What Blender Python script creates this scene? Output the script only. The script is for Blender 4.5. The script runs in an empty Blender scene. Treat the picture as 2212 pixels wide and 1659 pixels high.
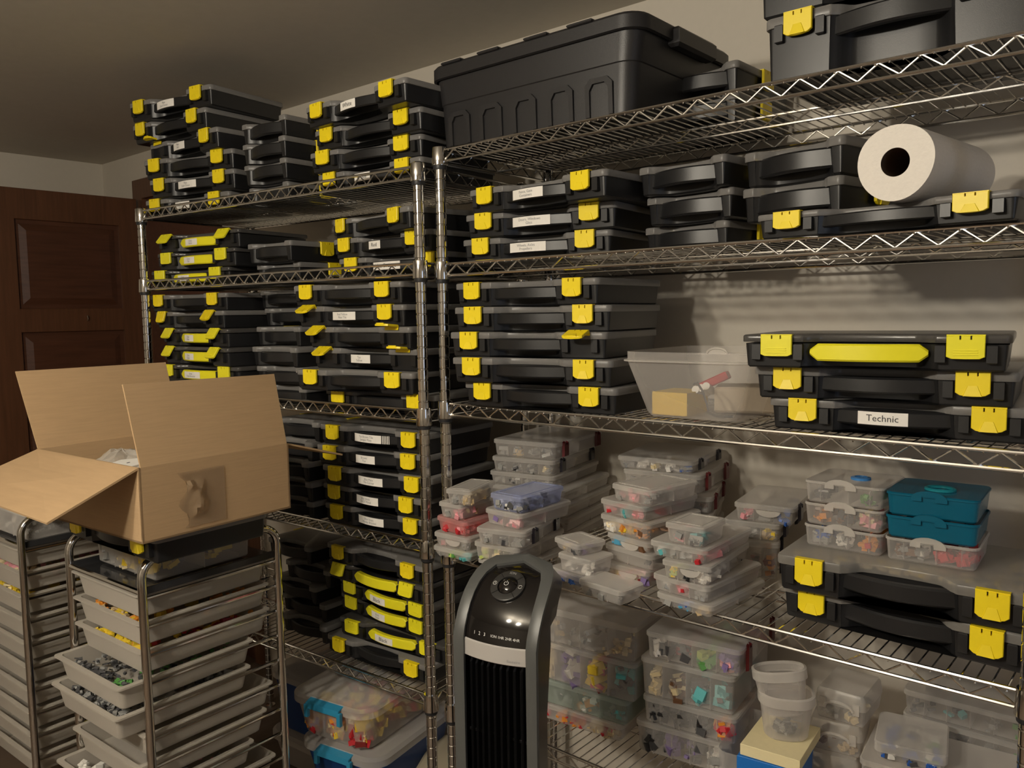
import bpy, bmesh, math, random
from mathutils import Vector, Matrix, Euler
scene = bpy.context.scene
COL = scene.collection
PI = math.pi
# ---------------------------------------------------------------- camera, world, lights, exposure
cam_d = bpy.data.cameras.new('camera'); cam = bpy.data.objects.new('camera', cam_d); COL.objects.link(cam)
cam_d.sensor_width = 36.0; cam_d.lens = 28.553; cam_d.clip_start = 0.02
right = Vector((0.75917, 0.65072, -0.01496)); down = Vector((0.0453, -0.07575, -0.9961)); fwd = Vector((-0.64931, 0.75553, -0.08699))
M = Matrix((right, -down, -fwd)).transposed().to_4x4(); M.translation = (1.3532, -1.3332, 1.3763)
cam.matrix_world = M
scene.camera = cam
world = bpy.data.worlds.new('world'); scene.world = world; world.use_nodes = True
world.node_tree.nodes['Background'].inputs[0].default_value = (0.10, 0.10, 0.11, 1)
world.node_tree.nodes['Background'].inputs[1].default_value = 0.15
def lamp(name, kind, loc, energy, color, size=0.1, look=None, size_y=None):
    d = bpy.data.lights.new(name, kind); d.energy = energy; d.color = color
    if kind == 'AREA':
        d.size = size
        if size_y: d.shape = 'RECTANGLE'; d.size_y = size_y
    else: d.shadow_soft_size = size
    o = bpy.data.objects.new(name, d); COL.objects.link(o); o.location = loc
    if look: o.rotation_euler = (Vector(look) - Vector(loc)).to_track_quat('-Z', 'Y').to_euler()
    return o
WARM = (1.0, 0.91, 0.76)
lamp('ceiling_bulb', 'POINT', (0.22, -1.98, 1.93), 50, WARM, 0.05)
lamp('ceiling_bulb', 'POINT', (0.60, -2.10, 1.93), 50, WARM, 0.05)
lamp('window_glow', 'AREA', (2.35, -0.7, 1.35), 1.6, (0.55, 0.72, 1.0), 0.5, (0.6, 0.3, 1.2), 0.7)
scene.view_settings.view_transform = 'Standard'; scene.view_settings.look = 'None'
scene.view_settings.exposure = 0.0; scene.view_settings.gamma = 1.0; scene.view_settings.use_curve_mapping = False
scene.cycles.transparent_max_bounces = 24; scene.cycles.max_bounces = 8
scene.cycles.use_denoising = True
# ---------------------------------------------------------------- materials
MATS = {}
def mat(name, col, rough=0.5, metal=0.0, alpha=1.0, noise=0.0, bump=0.0, nscale=200.0, spec=0.5, edge=0.0, stretch=None):
    if name in MATS: return MATS[name]
    m = bpy.data.materials.new(name); m.use_nodes = True; nt = m.node_tree; N = nt.nodes; L = nt.links
    b = N['Principled BSDF']; out = N['Material Output']
    b.inputs['Base Color'].default_value = (*col, 1); b.inputs['Roughness'].default_value = rough
    b.inputs['Metallic'].default_value = metal; b.inputs['Specular IOR Level'].default_value = spec
    if noise or bump:
        tc = N.new('ShaderNodeTexCoord'); mp = N.new('ShaderNodeMapping'); nz = N.new('ShaderNodeTexNoise')
        if stretch: mp.inputs['Scale'].default_value = stretch
        nz.inputs['Scale'].default_value = nscale; nz.inputs['Detail'].default_value = 4
        L.new(tc.outputs['Object'], mp.inputs[0]); L.new(mp.outputs[0], nz.inputs['Vector'])
        if noise:
            mx = N.new('ShaderNodeMix'); mx.data_type = 'RGBA'
            mx.inputs[6].default_value = (*[c * (1 - noise) for c in col], 1); mx.inputs[7].default_value = (*[min(1, c * (1 + noise)) for c in col], 1)
            L.new(nz.outputs['Fac'], mx.inputs[0]); L.new(mx.outputs[2], b.inputs['Base Color'])
        if bump:
            bp = N.new('ShaderNodeBump'); bp.inputs['Strength'].default_value = bump; bp.inputs['Distance'].default_value = 0.002
            L.new(nz.outputs['Fac'], bp.inputs['Height']); L.new(bp.outputs[0], b.inputs['Normal'])
    if alpha < 1.0:                                   # clear / frosted plastic: denser at grazing angles like real sheet
        tr = N.new('ShaderNodeBsdfTransparent'); mx = N.new('ShaderNodeMixShader'); lw = N.new('ShaderNodeLayerWeight'); mr = N.new('ShaderNodeMapRange')
        tr.inputs[0].default_value = (*[0.55 + 0.45 * min(1, c * 1.2) for c in col], 1)
        lw.inputs['Blend'].default_value = 0.35
        mr.inputs['To Min'].default_value = alpha; mr.inputs['To Max'].default_value = min(1, alpha + edge)
        L.new(lw.outputs['Facing'], mr.inputs['Value']); L.new(mr.outputs[0], mx.inputs[0])
        L.new(tr.outputs[0], mx.inputs[1]); L.new(b.outputs[0], mx.inputs[2]); L.new(mx.outputs[0], out.inputs[0])
    MATS[name] = m; return m
BLACK = mat('black_plastic', (0.013, 0.013, 0.014), 0.38, bump=0.05, nscale=900)
SMOKE = mat('smoky_lid', (0.30, 0.29, 0.28), 0.32, alpha=0.55, edge=0.35)
CLEARLID = mat('clear_lid', (0.42, 0.40, 0.37), 0.28, alpha=0.38, edge=0.4)
YEL = mat('latch_yellow', (0.90, 0.70, 0.012), 0.42, bump=0.04, nscale=700)
LEMON = mat('lemon_yellow', (0.86, 0.78, 0.02), 0.40, bump=0.04, nscale=700)
PAPER = mat('label_paper', (0.86, 0.83, 0.78), 0.7, noise=0.03, nscale=300)
INK = mat('ink', (0.05, 0.05, 0.055), 0.7)
GREYINK = mat('grey_ink', (0.30, 0.30, 0.31), 0.6)
CHROME = mat('chrome', (0.78, 0.76, 0.73), 0.16, metal=1.0)
CHROME2 = mat('polished_chrome', (0.72, 0.70, 0.67), 0.08, metal=1.0)
SLEEVE = mat('black_sleeve', (0.02, 0.02, 0.022), 0.45)
FROST = mat('frosted_clear', (0.76, 0.73, 0.70), 0.3, alpha=0.22, edge=0.42)
FROSTLID = mat('frosted_lid', (0.78, 0.75, 0.71), 0.28, alpha=0.34, edge=0.40)
DRAWER = mat('drawer_plastic', (0.58, 0.54, 0.48), 0.42, alpha=0.52, edge=0.3)
TOTE = mat('tote_black', (0.022, 0.021, 0.022), 0.42, bump=0.10, nscale=500, noise=0.15)
CARD = mat('cardboard', (0.46, 0.31, 0.17), 0.8, noise=0.10, bump=0.10, nscale=14, stretch=(1, 1, 18))
CARDEDGE = mat('cardboard_edge', (0.52, 0.38, 0.22), 0.85, noise=0.2, nscale=120)
TAPE = mat('packing_tape', (0.50, 0.38, 0.25), 0.15, alpha=0.35, edge=0.3)
TOWEL = mat('paper_towel', (0.84, 0.79, 0.72), 0.9, noise=0.04, bump=0.5, nscale=160)
TUBE = mat('brown_tube', (0.10, 0.055, 0.03), 0.8)
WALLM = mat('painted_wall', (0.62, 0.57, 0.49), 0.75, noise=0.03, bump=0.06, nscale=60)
LOWBOUNCE = mat('low_bounce_wall', (0.30, 0.27, 0.23), 0.8, noise=0.05, nscale=40)  # unseen right and front walls, colour darkened to cut bounced fill light
CEILM = mat('painted_ceiling', (0.58, 0.54, 0.47), 0.85, noise=0.05, bump=0.10, nscale=30)
FLOORM = mat('floor_boards', (0.12, 0.085, 0.06), 0.5, noise=0.3, nscale=12, stretch=(8, 1, 1))
WOOD = mat('brown_wood', (0.11, 0.045, 0.020), 0.38, noise=0.45, bump=0.05, nscale=9, stretch=(10, 10, 0.6))
WOODP = mat('brown_wood_panel', (0.085, 0.032, 0.016), 0.36, noise=0.5, bump=0.05, nscale=8, stretch=(9, 0.7, 9))
RED = mat('dark_red_latch', (0.10, 0.008, 0.010), 0.3)
BLKL = mat('dark_latch', (0.015, 0.013, 0.018), 0.3)
TEAL = mat('teal_plastic', (0.005, 0.14, 0.24), 0.22, alpha=0.72, edge=0.2)
TEALTOP = mat('teal_grip', (0.02, 0.30, 0.36), 0.3, alpha=0.8)
BLUEBTN = mat('blue_button', (0.06, 0.25, 0.60), 0.3)
BLUE = mat('blue_box', (0.012, 0.16, 0.55), 0.4, noise=0.05)
NAVY = mat('blue_bin', (0.012, 0.06, 0.24), 0.3, alpha=0.85, edge=0.1)
BLUEH = mat('blue_handle', (0.03, 0.26, 0.46), 0.3)
GREENH = mat('green_handle', (0.42, 0.56, 0.16), 0.35)
CREAM = mat('cream_paper', (0.80, 0.70, 0.42), 0.8, noise=0.06, nscale=90, stretch=(1, 1, 12))
FANG = mat('fan_grey', (0.085, 0.088, 0.086), 0.38, bump=0.08, nscale=900)
FANB = mat('fan_black', (0.010, 0.010, 0.011), 0.30)
GLOSS = mat('gloss_black', (0.010, 0.0085, 0.008), 0.07, spec=0.6)
SILVER = mat('fan_silver', (0.50, 0.48, 0.46), 0.34, metal=0.15)
WHITE = mat('white_print', (0.80, 0.79, 0.76), 0.5)
DARKGLASS = mat('dark_tray', (0.03, 0.03, 0.032), 0.12, spec=0.6)
BAG = mat('plastic_bag', (0.66, 0.63, 0.58), 0.16, alpha=0.28, edge=0.5)
SCREW = mat('screw_steel', (0.55, 0.54, 0.52), 0.25, metal=1.0)
PIECE = {n: mat('pieces_' + n, c, 0.38) for n, c in dict(red=(0.50, 0.02, 0.03), pink=(0.75, 0.32, 0.36), orange=(0.70, 0.26, 0.03), tan=(0.55, 0.42, 0.24),
    yellow=(0.78, 0.56, 0.04), green=(0.10, 0.30, 0.07), lime=(0.42, 0.52, 0.12), blue=(0.02, 0.10, 0.42), sky=(0.08, 0.36, 0.58), teal=(0.10, 0.42, 0.44),
    grey=(0.30, 0.30, 0.29), dgrey=(0.08, 0.08, 0.085), black=(0.015, 0.015, 0.016), white=(0.78, 0.76, 0.72), brown=(0.16, 0.075, 0.035), purple=(0.22, 0.16, 0.36), cream=(0.74, 0.62, 0.38), dred=(0.20, 0.02, 0.02)).items()}
# ---------------------------------------------------------------- mesh helpers
class MB:
    def __init__(s): s.v = []; s.f = []; s.m = []; s.slot = 0
    def add(s, vs, fs):
        n = len(s.v); s.v += [tuple(p) for p in vs]; s.f += [tuple(i + n for i in f) for f in fs]; s.m += [s.slot] * len(fs); return s
    def box(s, x0, x1, y0, y1, z0, z1, mtx=None):
        vs = [Vector((x, y, z)) for z in (z0, z1) for y in (y0, y1) for x in (x0, x1)]
        if mtx is not None: vs = [mtx @ p for p in vs]
        return s.add(vs, [(0, 2, 3, 1), (4, 5, 7, 6), (0, 1, 5, 4), (2, 6, 7, 3), (0, 4, 6, 2), (1, 3, 7, 5)])
    def bbox(s, x0, x1, y0, y1, z0, z1, b=0.002):      # box with a chamfered top and bottom edge
        p = lambda d: [(x0 + d, y0 + d), (x1 - d, y0 + d), (x1 - d, y1 - d), (x0 + d, y1 - d)]
        return s.loft([[(*q, z0) for q in p(b)], [(*q, z0 + b) for q in p(0)], [(*q, z1 - b) for q in p(0)], [(*q, z1) for q in p(b)]])
    def loft(s, rings, cap0=True, cap1=True, closed=True):
        n = len(rings[0]); fs = []
        for k in range(len(rings) - 1):
            for i in range(n if closed else n - 1):
                j = (i + 1) % n; fs.append((k * n + i, k * n + j, (k + 1) * n + j, (k + 1) * n + i))
        if cap0: fs.append(tuple(range(n - 1, -1, -1)))
        if cap1: fs.append(tuple((len(rings) - 1) * n + i for i in range(n)))
        return s.add([p for r in rings for p in r], fs)
    def tube(s, path, r, n=8, closed=False, caps=True):
        P = [Vector(p) for p in path]; rings = []; up = None
        for i, p in enumerate(P):
            a = P[i - 1] if i > 0 else (P[-1] if closed else p); b = P[i + 1] if i < len(P) - 1 else (P[0] if closed else p)
            t = (b - a).normalized()
            if up is None:
                up = Vector((0, 0, 1)) if abs(t.z) < 0.9 else Vector((1, 0, 0))
            u = (up - t * up.dot(t)); u = u.normalized() if u.length > 1e-6 else t.orthogonal().normalized(); up = u
            w = t.cross(u); rr = r[i] if isinstance(r, (list, tuple)) else r
            rings.append([p + (u * math.cos(2 * PI * k / n) + w * math.sin(2 * PI * k / n)) * rr for k in range(n)])
        if closed: rings.append(rings[0]); caps = False
        return s.loft(rings, caps, caps)
    def lathe(s, prof, n=16, c=(0, 0), cap0=True, cap1=True):
        return s.loft([[(c[0] + r * math.cos(2 * PI * k / n), c[1] + r * math.sin(2 * PI * k / n), z) for k in range(n)] for r, z in prof], cap0, cap1)
    def mesh(s, name, mats, smooth=False):
        me = bpy.data.meshes.new(name); me.from_pydata(s.v, [], s.f)
        for m in (mats if isinstance(mats, (list, tuple)) else [mats]): me.materials.append(m)
        if any(s.m): me.polygons.foreach_set('material_index', s.m)
        me.update()
        if smooth:
            me.polygons.foreach_set('use_smooth', [True] * len(me.polygons))
            bm = bmesh.new(); bm.from_mesh(me)
            for e in bm.edges:
                if len(e.link_faces) == 2 and e.calc_face_angle(0) > 0.6: e.smooth = False
            bm.to_mesh(me); bm.free()
        return me
    def obj(s, name, mats, parent=None, smooth=False, kind=None, loc=None, rot=None): return link(name, s.mesh(name, mats, smooth), parent, kind, loc, rot)
def link(name, data, parent=None, kind=None, loc=None, rot=None):
    o = bpy.data.objects.new(name, data); COL.objects.link(o)
    if parent is not None: o.parent = parent
    if kind: o['kind'] = kind
    if loc: o.location = loc
    if rot: o.rotation_euler = rot
    return o
def tag(o, label, cat, group=None):
    o['label'] = label; o['category'] = cat
    if group: o['group'] = group
    return o
def thing(name, label, cat, loc=(0, 0, 0), rz=0.0, group=None, sz=1.0):
    o = link(name, None, loc=loc, rot=(0, 0, rz)); o.scale = (1, 1, sz); o.empty_display_size = 0.05
    return tag(o, label, cat, group)
def rrect(w, d, r, n=4, cx=0.0, cy=0.0):
    pts = []
    for (sx, sy, a0) in ((1, -1, -90), (1, 1, 0), (-1, 1, 90), (-1, -1, 180)):
        for k in range(n + 1):
            a = math.radians(a0 + 90 * k / n); pts.append((cx + sx * (w / 2 - r) + r * math.cos(a), cy + sy * (d / 2 - r) + r * math.sin(a)))
    return pts
def offs(poly, d):                                    # inward offset of a CCW outline
    n = len(poly); out = []
    for i in range(n):
        a = Vector(poly[i - 1]); b = Vector(poly[i]); c = Vector(poly[(i + 1) % n])
        t = ((b - a).normalized() + (c - b).normalized()); t = t.normalized() if t.length > 1e-6 else (c - b).normalized()
        out.append((b.x - t.y * d, b.y + t.x * d))
    return out
def at(poly, z): return [(x, y, z) for x, y in poly]
_tm = {}
def text_mesh(body, size, align='CENTER', space=0.95):
    k = (body, size, align)
    if k not in _tm:
        c = bpy.data.curves.new('text', 'FONT'); c.body = body; c.size = size; c.align_x = align; c.align_y = 'CENTER'; c.space_line = space; c.resolution_u = 2
        o = bpy.data.objects.new('text', c); me = bpy.data.meshes.new_from_object(o)
        _tm[k] = ([tuple(v.co) for v in me.vertices], [tuple(p.vertices) for p in me.polygons])
        bpy.data.objects.remove(o); bpy.data.curves.remove(c); bpy.data.meshes.remove(me)
    return _tm[k]
# ---------------------------------------------------------------- room
FZ, CZ = -0.07, 2.145
def wall(name, x0, x1, y0, y1, z0, z1, m): return MB().box(x0, x1, y0, y1, z0, z1).obj(name, m, kind='structure')
wall('floor', -3.0, 2.6, -3.6, 0.6, FZ - 0.1, FZ, FLOORM)
wall('ceiling', -3.0, 2.6, -3.6, 0.6, CZ, CZ + 0.1, CEILM)
wall('wall_back', -3.0, 2.6, 0.48, 0.6, FZ, CZ, WALLM)
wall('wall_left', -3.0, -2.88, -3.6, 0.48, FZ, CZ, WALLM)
wall('wall_right', 2.5, 2.6, -3.6, 0.48, FZ, CZ, LOWBOUNCE)
wall('wall_front', -2.88, 2.5, -3.6, -3.5, FZ, CZ, LOWBOUNCE)
# doorway casing in the back wall behind the left rack, its dark door leaf opened into the room
tr = MB(); tr.bbox(-2.515, -2.425, 0.455, 0.48, FZ, 2.02); t1 = tr.obj('trim_1', WOOD, kind='structure')
MB().bbox(-1.63, -1.54, 0.455, 0.48, FZ, 2.02).obj('trim_2', WOOD, kind='structure')
MB().bbox(-2.425, -1.63, 0.455, 0.48, 1.93, 2.02).obj('trim_3', WOOD, kind='structure')
MB().box(-2.425, -1.63, 0.474, 0.479, FZ, 1.93).obj('trim_4', WOODP, kind='structure')
DX0, DX1, DY0, DY1 = -2.485, -2.45, -0.19, 0.44
dr = MB()
for a, b in ((DY0, DY0 + 0.115), (DY1 - 0.085, DY1)): dr.bbox(DX0, DX1, a, b, FZ + 0.01, 1.928)
door = dr.obj('door_1', WOOD, kind='structure')
for a, b in ((1.80, 1.928), (1.325, 1.425), (0.52, 0.62), (FZ + 0.01, 0.13)): MB().bbox(DX0 + 0.001, DX1 - 0.001, DY0 + 0.11, DY1 - 0.08, a, b).obj('door_rail', WOOD, door)
for a, b in ((1.425, 1.80), (0.62, 1.325), (0.13, 0.52)):
    pm = MB(); y0, y1 = DY0 + 0.115, DY1 - 0.085
    pm.box(DX0 + 0.010, DX1 - 0.014, y0, y1, a, b)
    pm.loft([[(DX1 - 0.014, y, z) for y, z in ((y0 + .018, a + .018), (y1 - .018, a + .018), (y1 - .018, b - .018), (y0 + .018, b - .018))],
             [(DX1 - 0.006, y, z) for y, z in ((y0 + .045, a + .045), (y1 - .045, a + .045), (y1 - .045, b - .045), (y0 + .045, b - .045))]], False, True)
    pm.obj('door_panel', WOODP, door)
MB().tube([(DX1 - 0.004, 0.19, 1.395), (DX1 + 0.012, 0.19, 1.392), (DX1 + 0.016, 0.19, 1.38), (DX1 + 0.010, 0.19, 1.372)], 0.002, 6).obj('coat_hook', CHROME, door)
# ---------------------------------------------------------------- wire racks
def post_mesh(z0, z1, r=0.0127):
    prof = [(r * 0.9, z0), (r, z0 + 0.002)]; z = z0 + 0.03
    while z < z1 - 0.03:
        prof += [(r, z - 0.0022), (r * 0.90, z - 0.0008), (r * 0.90, z + 0.0008), (r, z + 0.0022)]; z += 0.0254
    prof += [(r, z1 - 0.003), (r * 0.75, z1)]
    return MB().lathe(prof, 20).mesh('post', CHROME2, True)
def rack(name, label, x0, y0, yaw, W, D, zs, flip, ztop, per, wire):
    t = thing(name, label, 'shelving', (x0, y0, FZ), yaw)
    pm = post_mesh(0.02, ztop - FZ)
    foot = MB().lathe([(0.016, 0), (0.017, 0.008), (0.006, 0.012), (0.006, 0.022)], 12).mesh('foot', CHROME)
    cor = ((0, 0), (W, 0), (W, D), (0, D))
    for cx, cy in cor:
        p = link('post', pm, t, loc=(cx, cy, 0)); link('foot', foot, p)
    h = 0.013; s = -1 if flip else 1
    col = MB().lathe([(0.0185, -0.022), (0.0188, -0.02), (0.0172, 0.016), (0.0165, 0.019)], 20).mesh('collar', CHROME2, True)
    slv = MB().lathe([(0.0150, -0.031), (0.0158, -0.029), (0.0158, -0.020), (0.0150, -0.020)], 16).mesh('plastic_sleeve', SLEEVE, True)
    def zig(a, b, n, off):
        pts = []; 
        for i in range(n * 2 + 1):
            f = i / (n * 2); pts.append((a[0] + (b[0] - a[0]) * f + off[0], a[1] + (b[1] - a[1]) * f + off[1], (h - 0.002) * (1 if i % 2 else -1)))
        return pts
    nz = max(4, round((W - 0.03) / per)); ns = max(3, round((D - 0.03) / per))
    frame = MB(); g = 0.016
    for z in (-h, h):
        for (a, b) in (((g, 0), (W - g, 0)), ((g, D), (W - g, D)), ((0, g), (0, D - g)), ((W, g), (W, D - g))): frame.tube([(*a, z), (*b, z)], 0.0034, 8)
    fm = frame.mesh('shelf', CHROME, True)
    tf = MB().tube(zig((g, 0), (W - g, 0), nz, (0, 0)), 0.0021, 6).mesh('truss_wire', CHROME, True)
    ts = MB().tube(zig((0, g), (0, D - g), ns, (0, 0)), 0.0021, 6).mesh('truss_wire', CHROME, True)
    zt = s * (h - 0.001); zu = -s * (h - 0.002)
    mw = MB(); x = 0.03
    while x < W - 0.02:
        mw.tube([(x, -0.0035, zt - s * 0.0035), (x, 0.001, zt), (x, D - 0.001, zt), (x, D + 0.0035, zt - s * 0.0035)], 0.0014, 5); x += wire
    wm = mw.mesh('wire_mat', CHROME, True)
    sup = MB()
    for z in (zt - s * 0.003, zu): sup.tube([(0.003, D / 2, z), (W - 0.003, D / 2, z)], 0.0026, 6)
    sup.tube([(p[0], p[1], p[2] * 0.8) for p in zig((0.003, D / 2), (W - 0.003, D / 2), nz, (0, 0))], 0.0018, 5)
    sm = sup.mesh('support_truss', CHROME, True)
    for z in zs:
        sh = link('shelf', fm, t, loc=(0, 0, z - FZ))
        link('truss_wire', tf, sh); link('truss_wire', tf, sh, loc=(0, D, 0)); link('truss_wire', ts, sh); link('truss_wire', ts, sh, loc=(W, 0, 0))
        link('support_truss', sm, sh); link('wire_mat', wm, sh, kind='stuff')
        for cx, cy in cor: link('collar', col, sh, loc=(cx, cy, 0)); link('plastic_sleeve', slv, sh, loc=(cx, cy, 0))
    return t
rack('wire_rack', 'chrome wire rack on the right, holding the roll, totes and clear boxes', 0, 0, 0, 1.18, 0.403, (1.7356, 1.4779, 1.1547, 0.8077, 0.4195, 0.03), False, 1.757, 0.0611, 0.0204)
LC, LS = math.cos(0.0719), math.sin(0.0719)
rack('wire_rack', 'chrome wire rack on the left, packed with black parts cases', -0.0326 - 1.1838 * LC, -0.0381 - 1.1838 * LS, 0.0719, 1.1838, 0.403, (1.7001, 1.4811, 1.1396, 0.824, 0.4471), True, 1.722, 0.0505, 0.0252)
# ---------------------------------------------------------------- parts cases
H0 = 0.0555
def case_outline(W, D, bw, nd, r=0.012):
    pts = []
    def arc(cx, cy, r, a0, a1, n=4):
        for k in range(n + 1): a = math.radians(a0 + (a1 - a0) * k / n); pts.append((cx + r * math.cos(a), cy + r * math.sin(a)))
    x1 = -W / 2 + bw; run = min(0.028, (W / 2 - bw) * 0.4)
    arc(-W / 2 + r, r, r, 180, 270); arc(x1 - 0.006, 0.006, 0.006, 270, 340, 3)
    for k in range(1, 7): f = k / 6; pts.append((x1 + run * f, 0.006 + (nd - 0.006) * (0.5 - 0.5 * math.cos(PI * f))))
    for f in (0.25, 0.5, 0.75): pts.append((x1 + run + (-2 * (x1 + run)) * f, nd + 0.004 * math.sin(PI * f)))
    for k in range(0, 6): f = 1 - k / 6; pts.append((-x1 - run * f, 0.006 + (nd - 0.006) * (0.5 - 0.5 * math.cos(PI * f))))
    arc(-x1 + 0.006, 0.006, 0.006, 200, 270, 3); arc(W / 2 - r, r, r, 270, 360)
    arc(W / 2 - r, D - r, r, 0, 90); arc(-W / 2 + r, D - r, r, 90, 180)
    return pts
def lid_mesh(o, H, m, t=0.0145): return MB().loft([at(offs(o, 0.0006), H - t), at(o, H - t + 0.001), at(o, H - 0.003), at(offs(o, 0.001), H - 0.001), at(offs(o, 0.003), H)]).mesh('lid', m, True)
def latch_outline(w, h, sag, r=0.006, slots=True):
    pts = [(-w / 2, -h + r)]
    for k in range(1, 8): f = k / 8; pts.append((-w / 2 + w * f, -h + r - (r * 0.5 + sag * math.sin(PI * f)) if 0 < k < 8 else -h))
    pts += [(w / 2, -h + r), (w / 2, 0)]
    if slots: pts += [(w * .17, 0), (w * .17, -.006), (w * .12, -.006), (w * .12, 0), (-w * .12, 0), (-w * .12, -.006), (-w * .17, -.006), (-w * .17, 0)]
    pts.append((-w / 2, 0)); return pts
def latch_mesh(kind):
    m = MB(); w = 0.046 if kind == 'A' else 0.050; h = 0.038
    o = latch_outline(w, h, 0.003 if kind == 'A' else 0.0005)
    m.loft([[(x, -0.0008, z) for x, z in o], [(x, -0.0052, z) for x, z in o], [(x * .96, -0.0062, z * .97 - .0006) for x, z in o]])
    m.box(-w / 2, w / 2, -0.005, 0.007, 0.0, 0.0016)
    if kind == 'A':
        tz = [(-.013, -.037), (.013, -.037), (.0065, -.021), (-.0065, -.021)]
        m.loft([[(x, -0.0062, z) for x, z in tz], [(x * .92, -0.0085 if z < -.03 else -0.0064, z) for x, z in tz]], False, True)
    else:
        for z in (-.022, -.0255, -.029): m.box(-.016, .016, -.0072, -.006, z - .0007, z + .0007)
    return m.mesh('latch', YEL if kind == 'A' else LEMON, True)
HY = lambda x, hl, a=0.013, b=0.017: a - b * math.cos(PI * x / (2 * hl))      # plan curve of a handle bar
def handle_mesh(hl, z0, z1, th, m, round_end=False, a=0.013, b=0.017):
    rings = []; n = 15
    for k in range(n):
        x = -hl + 2 * hl * k / (n - 1); y = HY(x, hl, a, b); e = 1.0
        if round_end: d = (hl - abs(x)) / 0.014; e = math.sqrt(max(0.10, 1 - (1 - min(1, d)) ** 2))
        zc, hh = (z0 + z1) / 2, (z1 - z0) / 2 * e; c = 0.003
        rings.append([(x, y, zc - hh + c), (x, y + c, zc - hh), (x, y + th, zc - hh), (x, y + th, zc + hh), (x, y + c, zc + hh), (x, y, zc + hh - c)])
    return MB().loft(rings).mesh('handle', m, True)
def case_body(o, H, W, bw, guards, slots=True):
    m = MB(); m.loft([at(offs(o, 0.011), 0), at(offs(o, 0.008), 0.003), at(offs(o, 0.0045), H - 0.0145)])
    for gx in guards:
        for s in (-1, 1): m.bbox(gx + s * 0.0335 - 0.007, gx + s * 0.0335 + 0.007, -0.0035, 0.010, H - 0.043, H - 0.0145, 0.0015)
    return m.mesh('body', BLACK, True)
WA, DA, BW, SP = 0.39, 0.27, 0.112, 0.136
oA = case_outline(WA, DA, BW, 0.032); oB = case_outline(WA, DA, BW - 0.010, 0.026); WS, DS = 0.205, 0.25; oS = case_outline(WS, DS, 0.030, 0.030, 0.010)
ME = dict(bodyA=case_body(oA, H0, WA, BW, (-SP, SP)), bodyB=case_body(oB, H0, WA, BW, (-SP, SP)), bodyS=case_body(oS, H0, WS, 0.03, ()),
          lidA=lid_mesh(oA, H0, SMOKE), lidB=lid_mesh(oB, H0, mat('dark_lid', (0.10, 0.095, 0.09), 0.22, alpha=0.6, edge=0.3), 0.012), lidS=lid_mesh(oS, H0, SMOKE), lidC=lid_mesh(oA, H0, CLEARLID),
          hA=handle_mesh(WA / 2 - BW + 0.006, H0 - 0.040, H0 - 0.014, 0.012, BLACK), hB=handle_mesh(0.086, H0 - 0.043, H0 - 0.0145, 0.014, LEMON, True, 0.008, 0.014),
          hS=handle_mesh(WS / 2 - 0.026, H0 - 0.043, H0 - 0.013, 0.012, BLACK, False, 0.012, 0.020), latchA=latch_mesh('A'), latchB=latch_mesh('B'))
def paper(parent, text, hl, wid, h, zc, a, b, xo, big=False, bars=False):
    m = MB(); rows = []
    for k in range(7):
        x = xo - wid / 2 + wid * k / 6; y = HY(x, hl, a, b) - 0.0006
        rows.append([(x, y, zc - h / 2), (x, y - 0.0004, zc - h / 2), (x, y - 0.0004, zc + h / 2), (x, y, zc + h / 2)])
    m.loft(rows); lab = m.obj('paper_label', PAPER, parent)
    lines = text.split('\n'); size = 0.0155 if len(lines) == 1 else 0.0085
    vs, fs = text_mesh(text, size)
    tx = xo if len(lines) == 1 else xo - wid * 0.02
    t = MB(); t.add([(tx + v[0], HY(tx + v[0], hl, a, b) - 0.0014, zc + v[1]) for v in vs], fs)
    t.obj('lettering', INK if len(lines) == 1 else GREYINK, lab)
    if bars:
        bm_ = MB()
        for k in range(5):
            x = xo + wid / 2 + 0.003 + k * 0.0045; y = HY(x, hl, a, b)
            bm_.box(x, x + 0.0026, y - 0.001, y - 0.0003, zc - h / 2, zc + h / 2)
        bm_.obj('paper_strip', PAPER, parent)
def parts_case(kind, x, y, z, H, yaw, label, group, text='', opened=(0, 0), lid=None, bars=False):
    t = thing('parts_case', label, 'case', (x, y, z), yaw, group, H / H0)
    link('body', ME['body' + kind], t); link('lid', ME[lid or 'lid' + kind], t)
    if kind == 'S':
        link('handle', ME['hS'], t)
        for s in (-1, 1): link('latch', ME['latchA'], t, loc=(s * (WS / 2 + 0.0005), 0.125, H0 - 0.001), rot=(0, 0, s * PI / 2))
        return t
    link('handle', ME['h' + kind], t)
    for s, op in zip((-1, 1), opened): link('latch', ME['latch' + kind], t, loc=(s * SP, -0.0036 if kind == 'A' else -0.002, H0 - 0.0005), rot=(-math.radians(op), 0, 0))
    if text:
        two = '\n' in text; big = max(len(q) for q in text.split('\n'))
        if kind == 'A': paper(t, text, WA / 2 - BW + 0.006, min(0.105, 0.052 + big * 0.0035) if two else 0.030 + big * 0.0065, 0.0215, H0 - 0.027, 0.013, 0.017, -0.012, bars=bars)
        else: paper(t, text, 0.086, min(0.10, 0.045 + big * 0.0032) if two else 0.068, 0.0200, H0 - 0.0288, 0.008, 0.014, -0.018)
    return t
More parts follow.
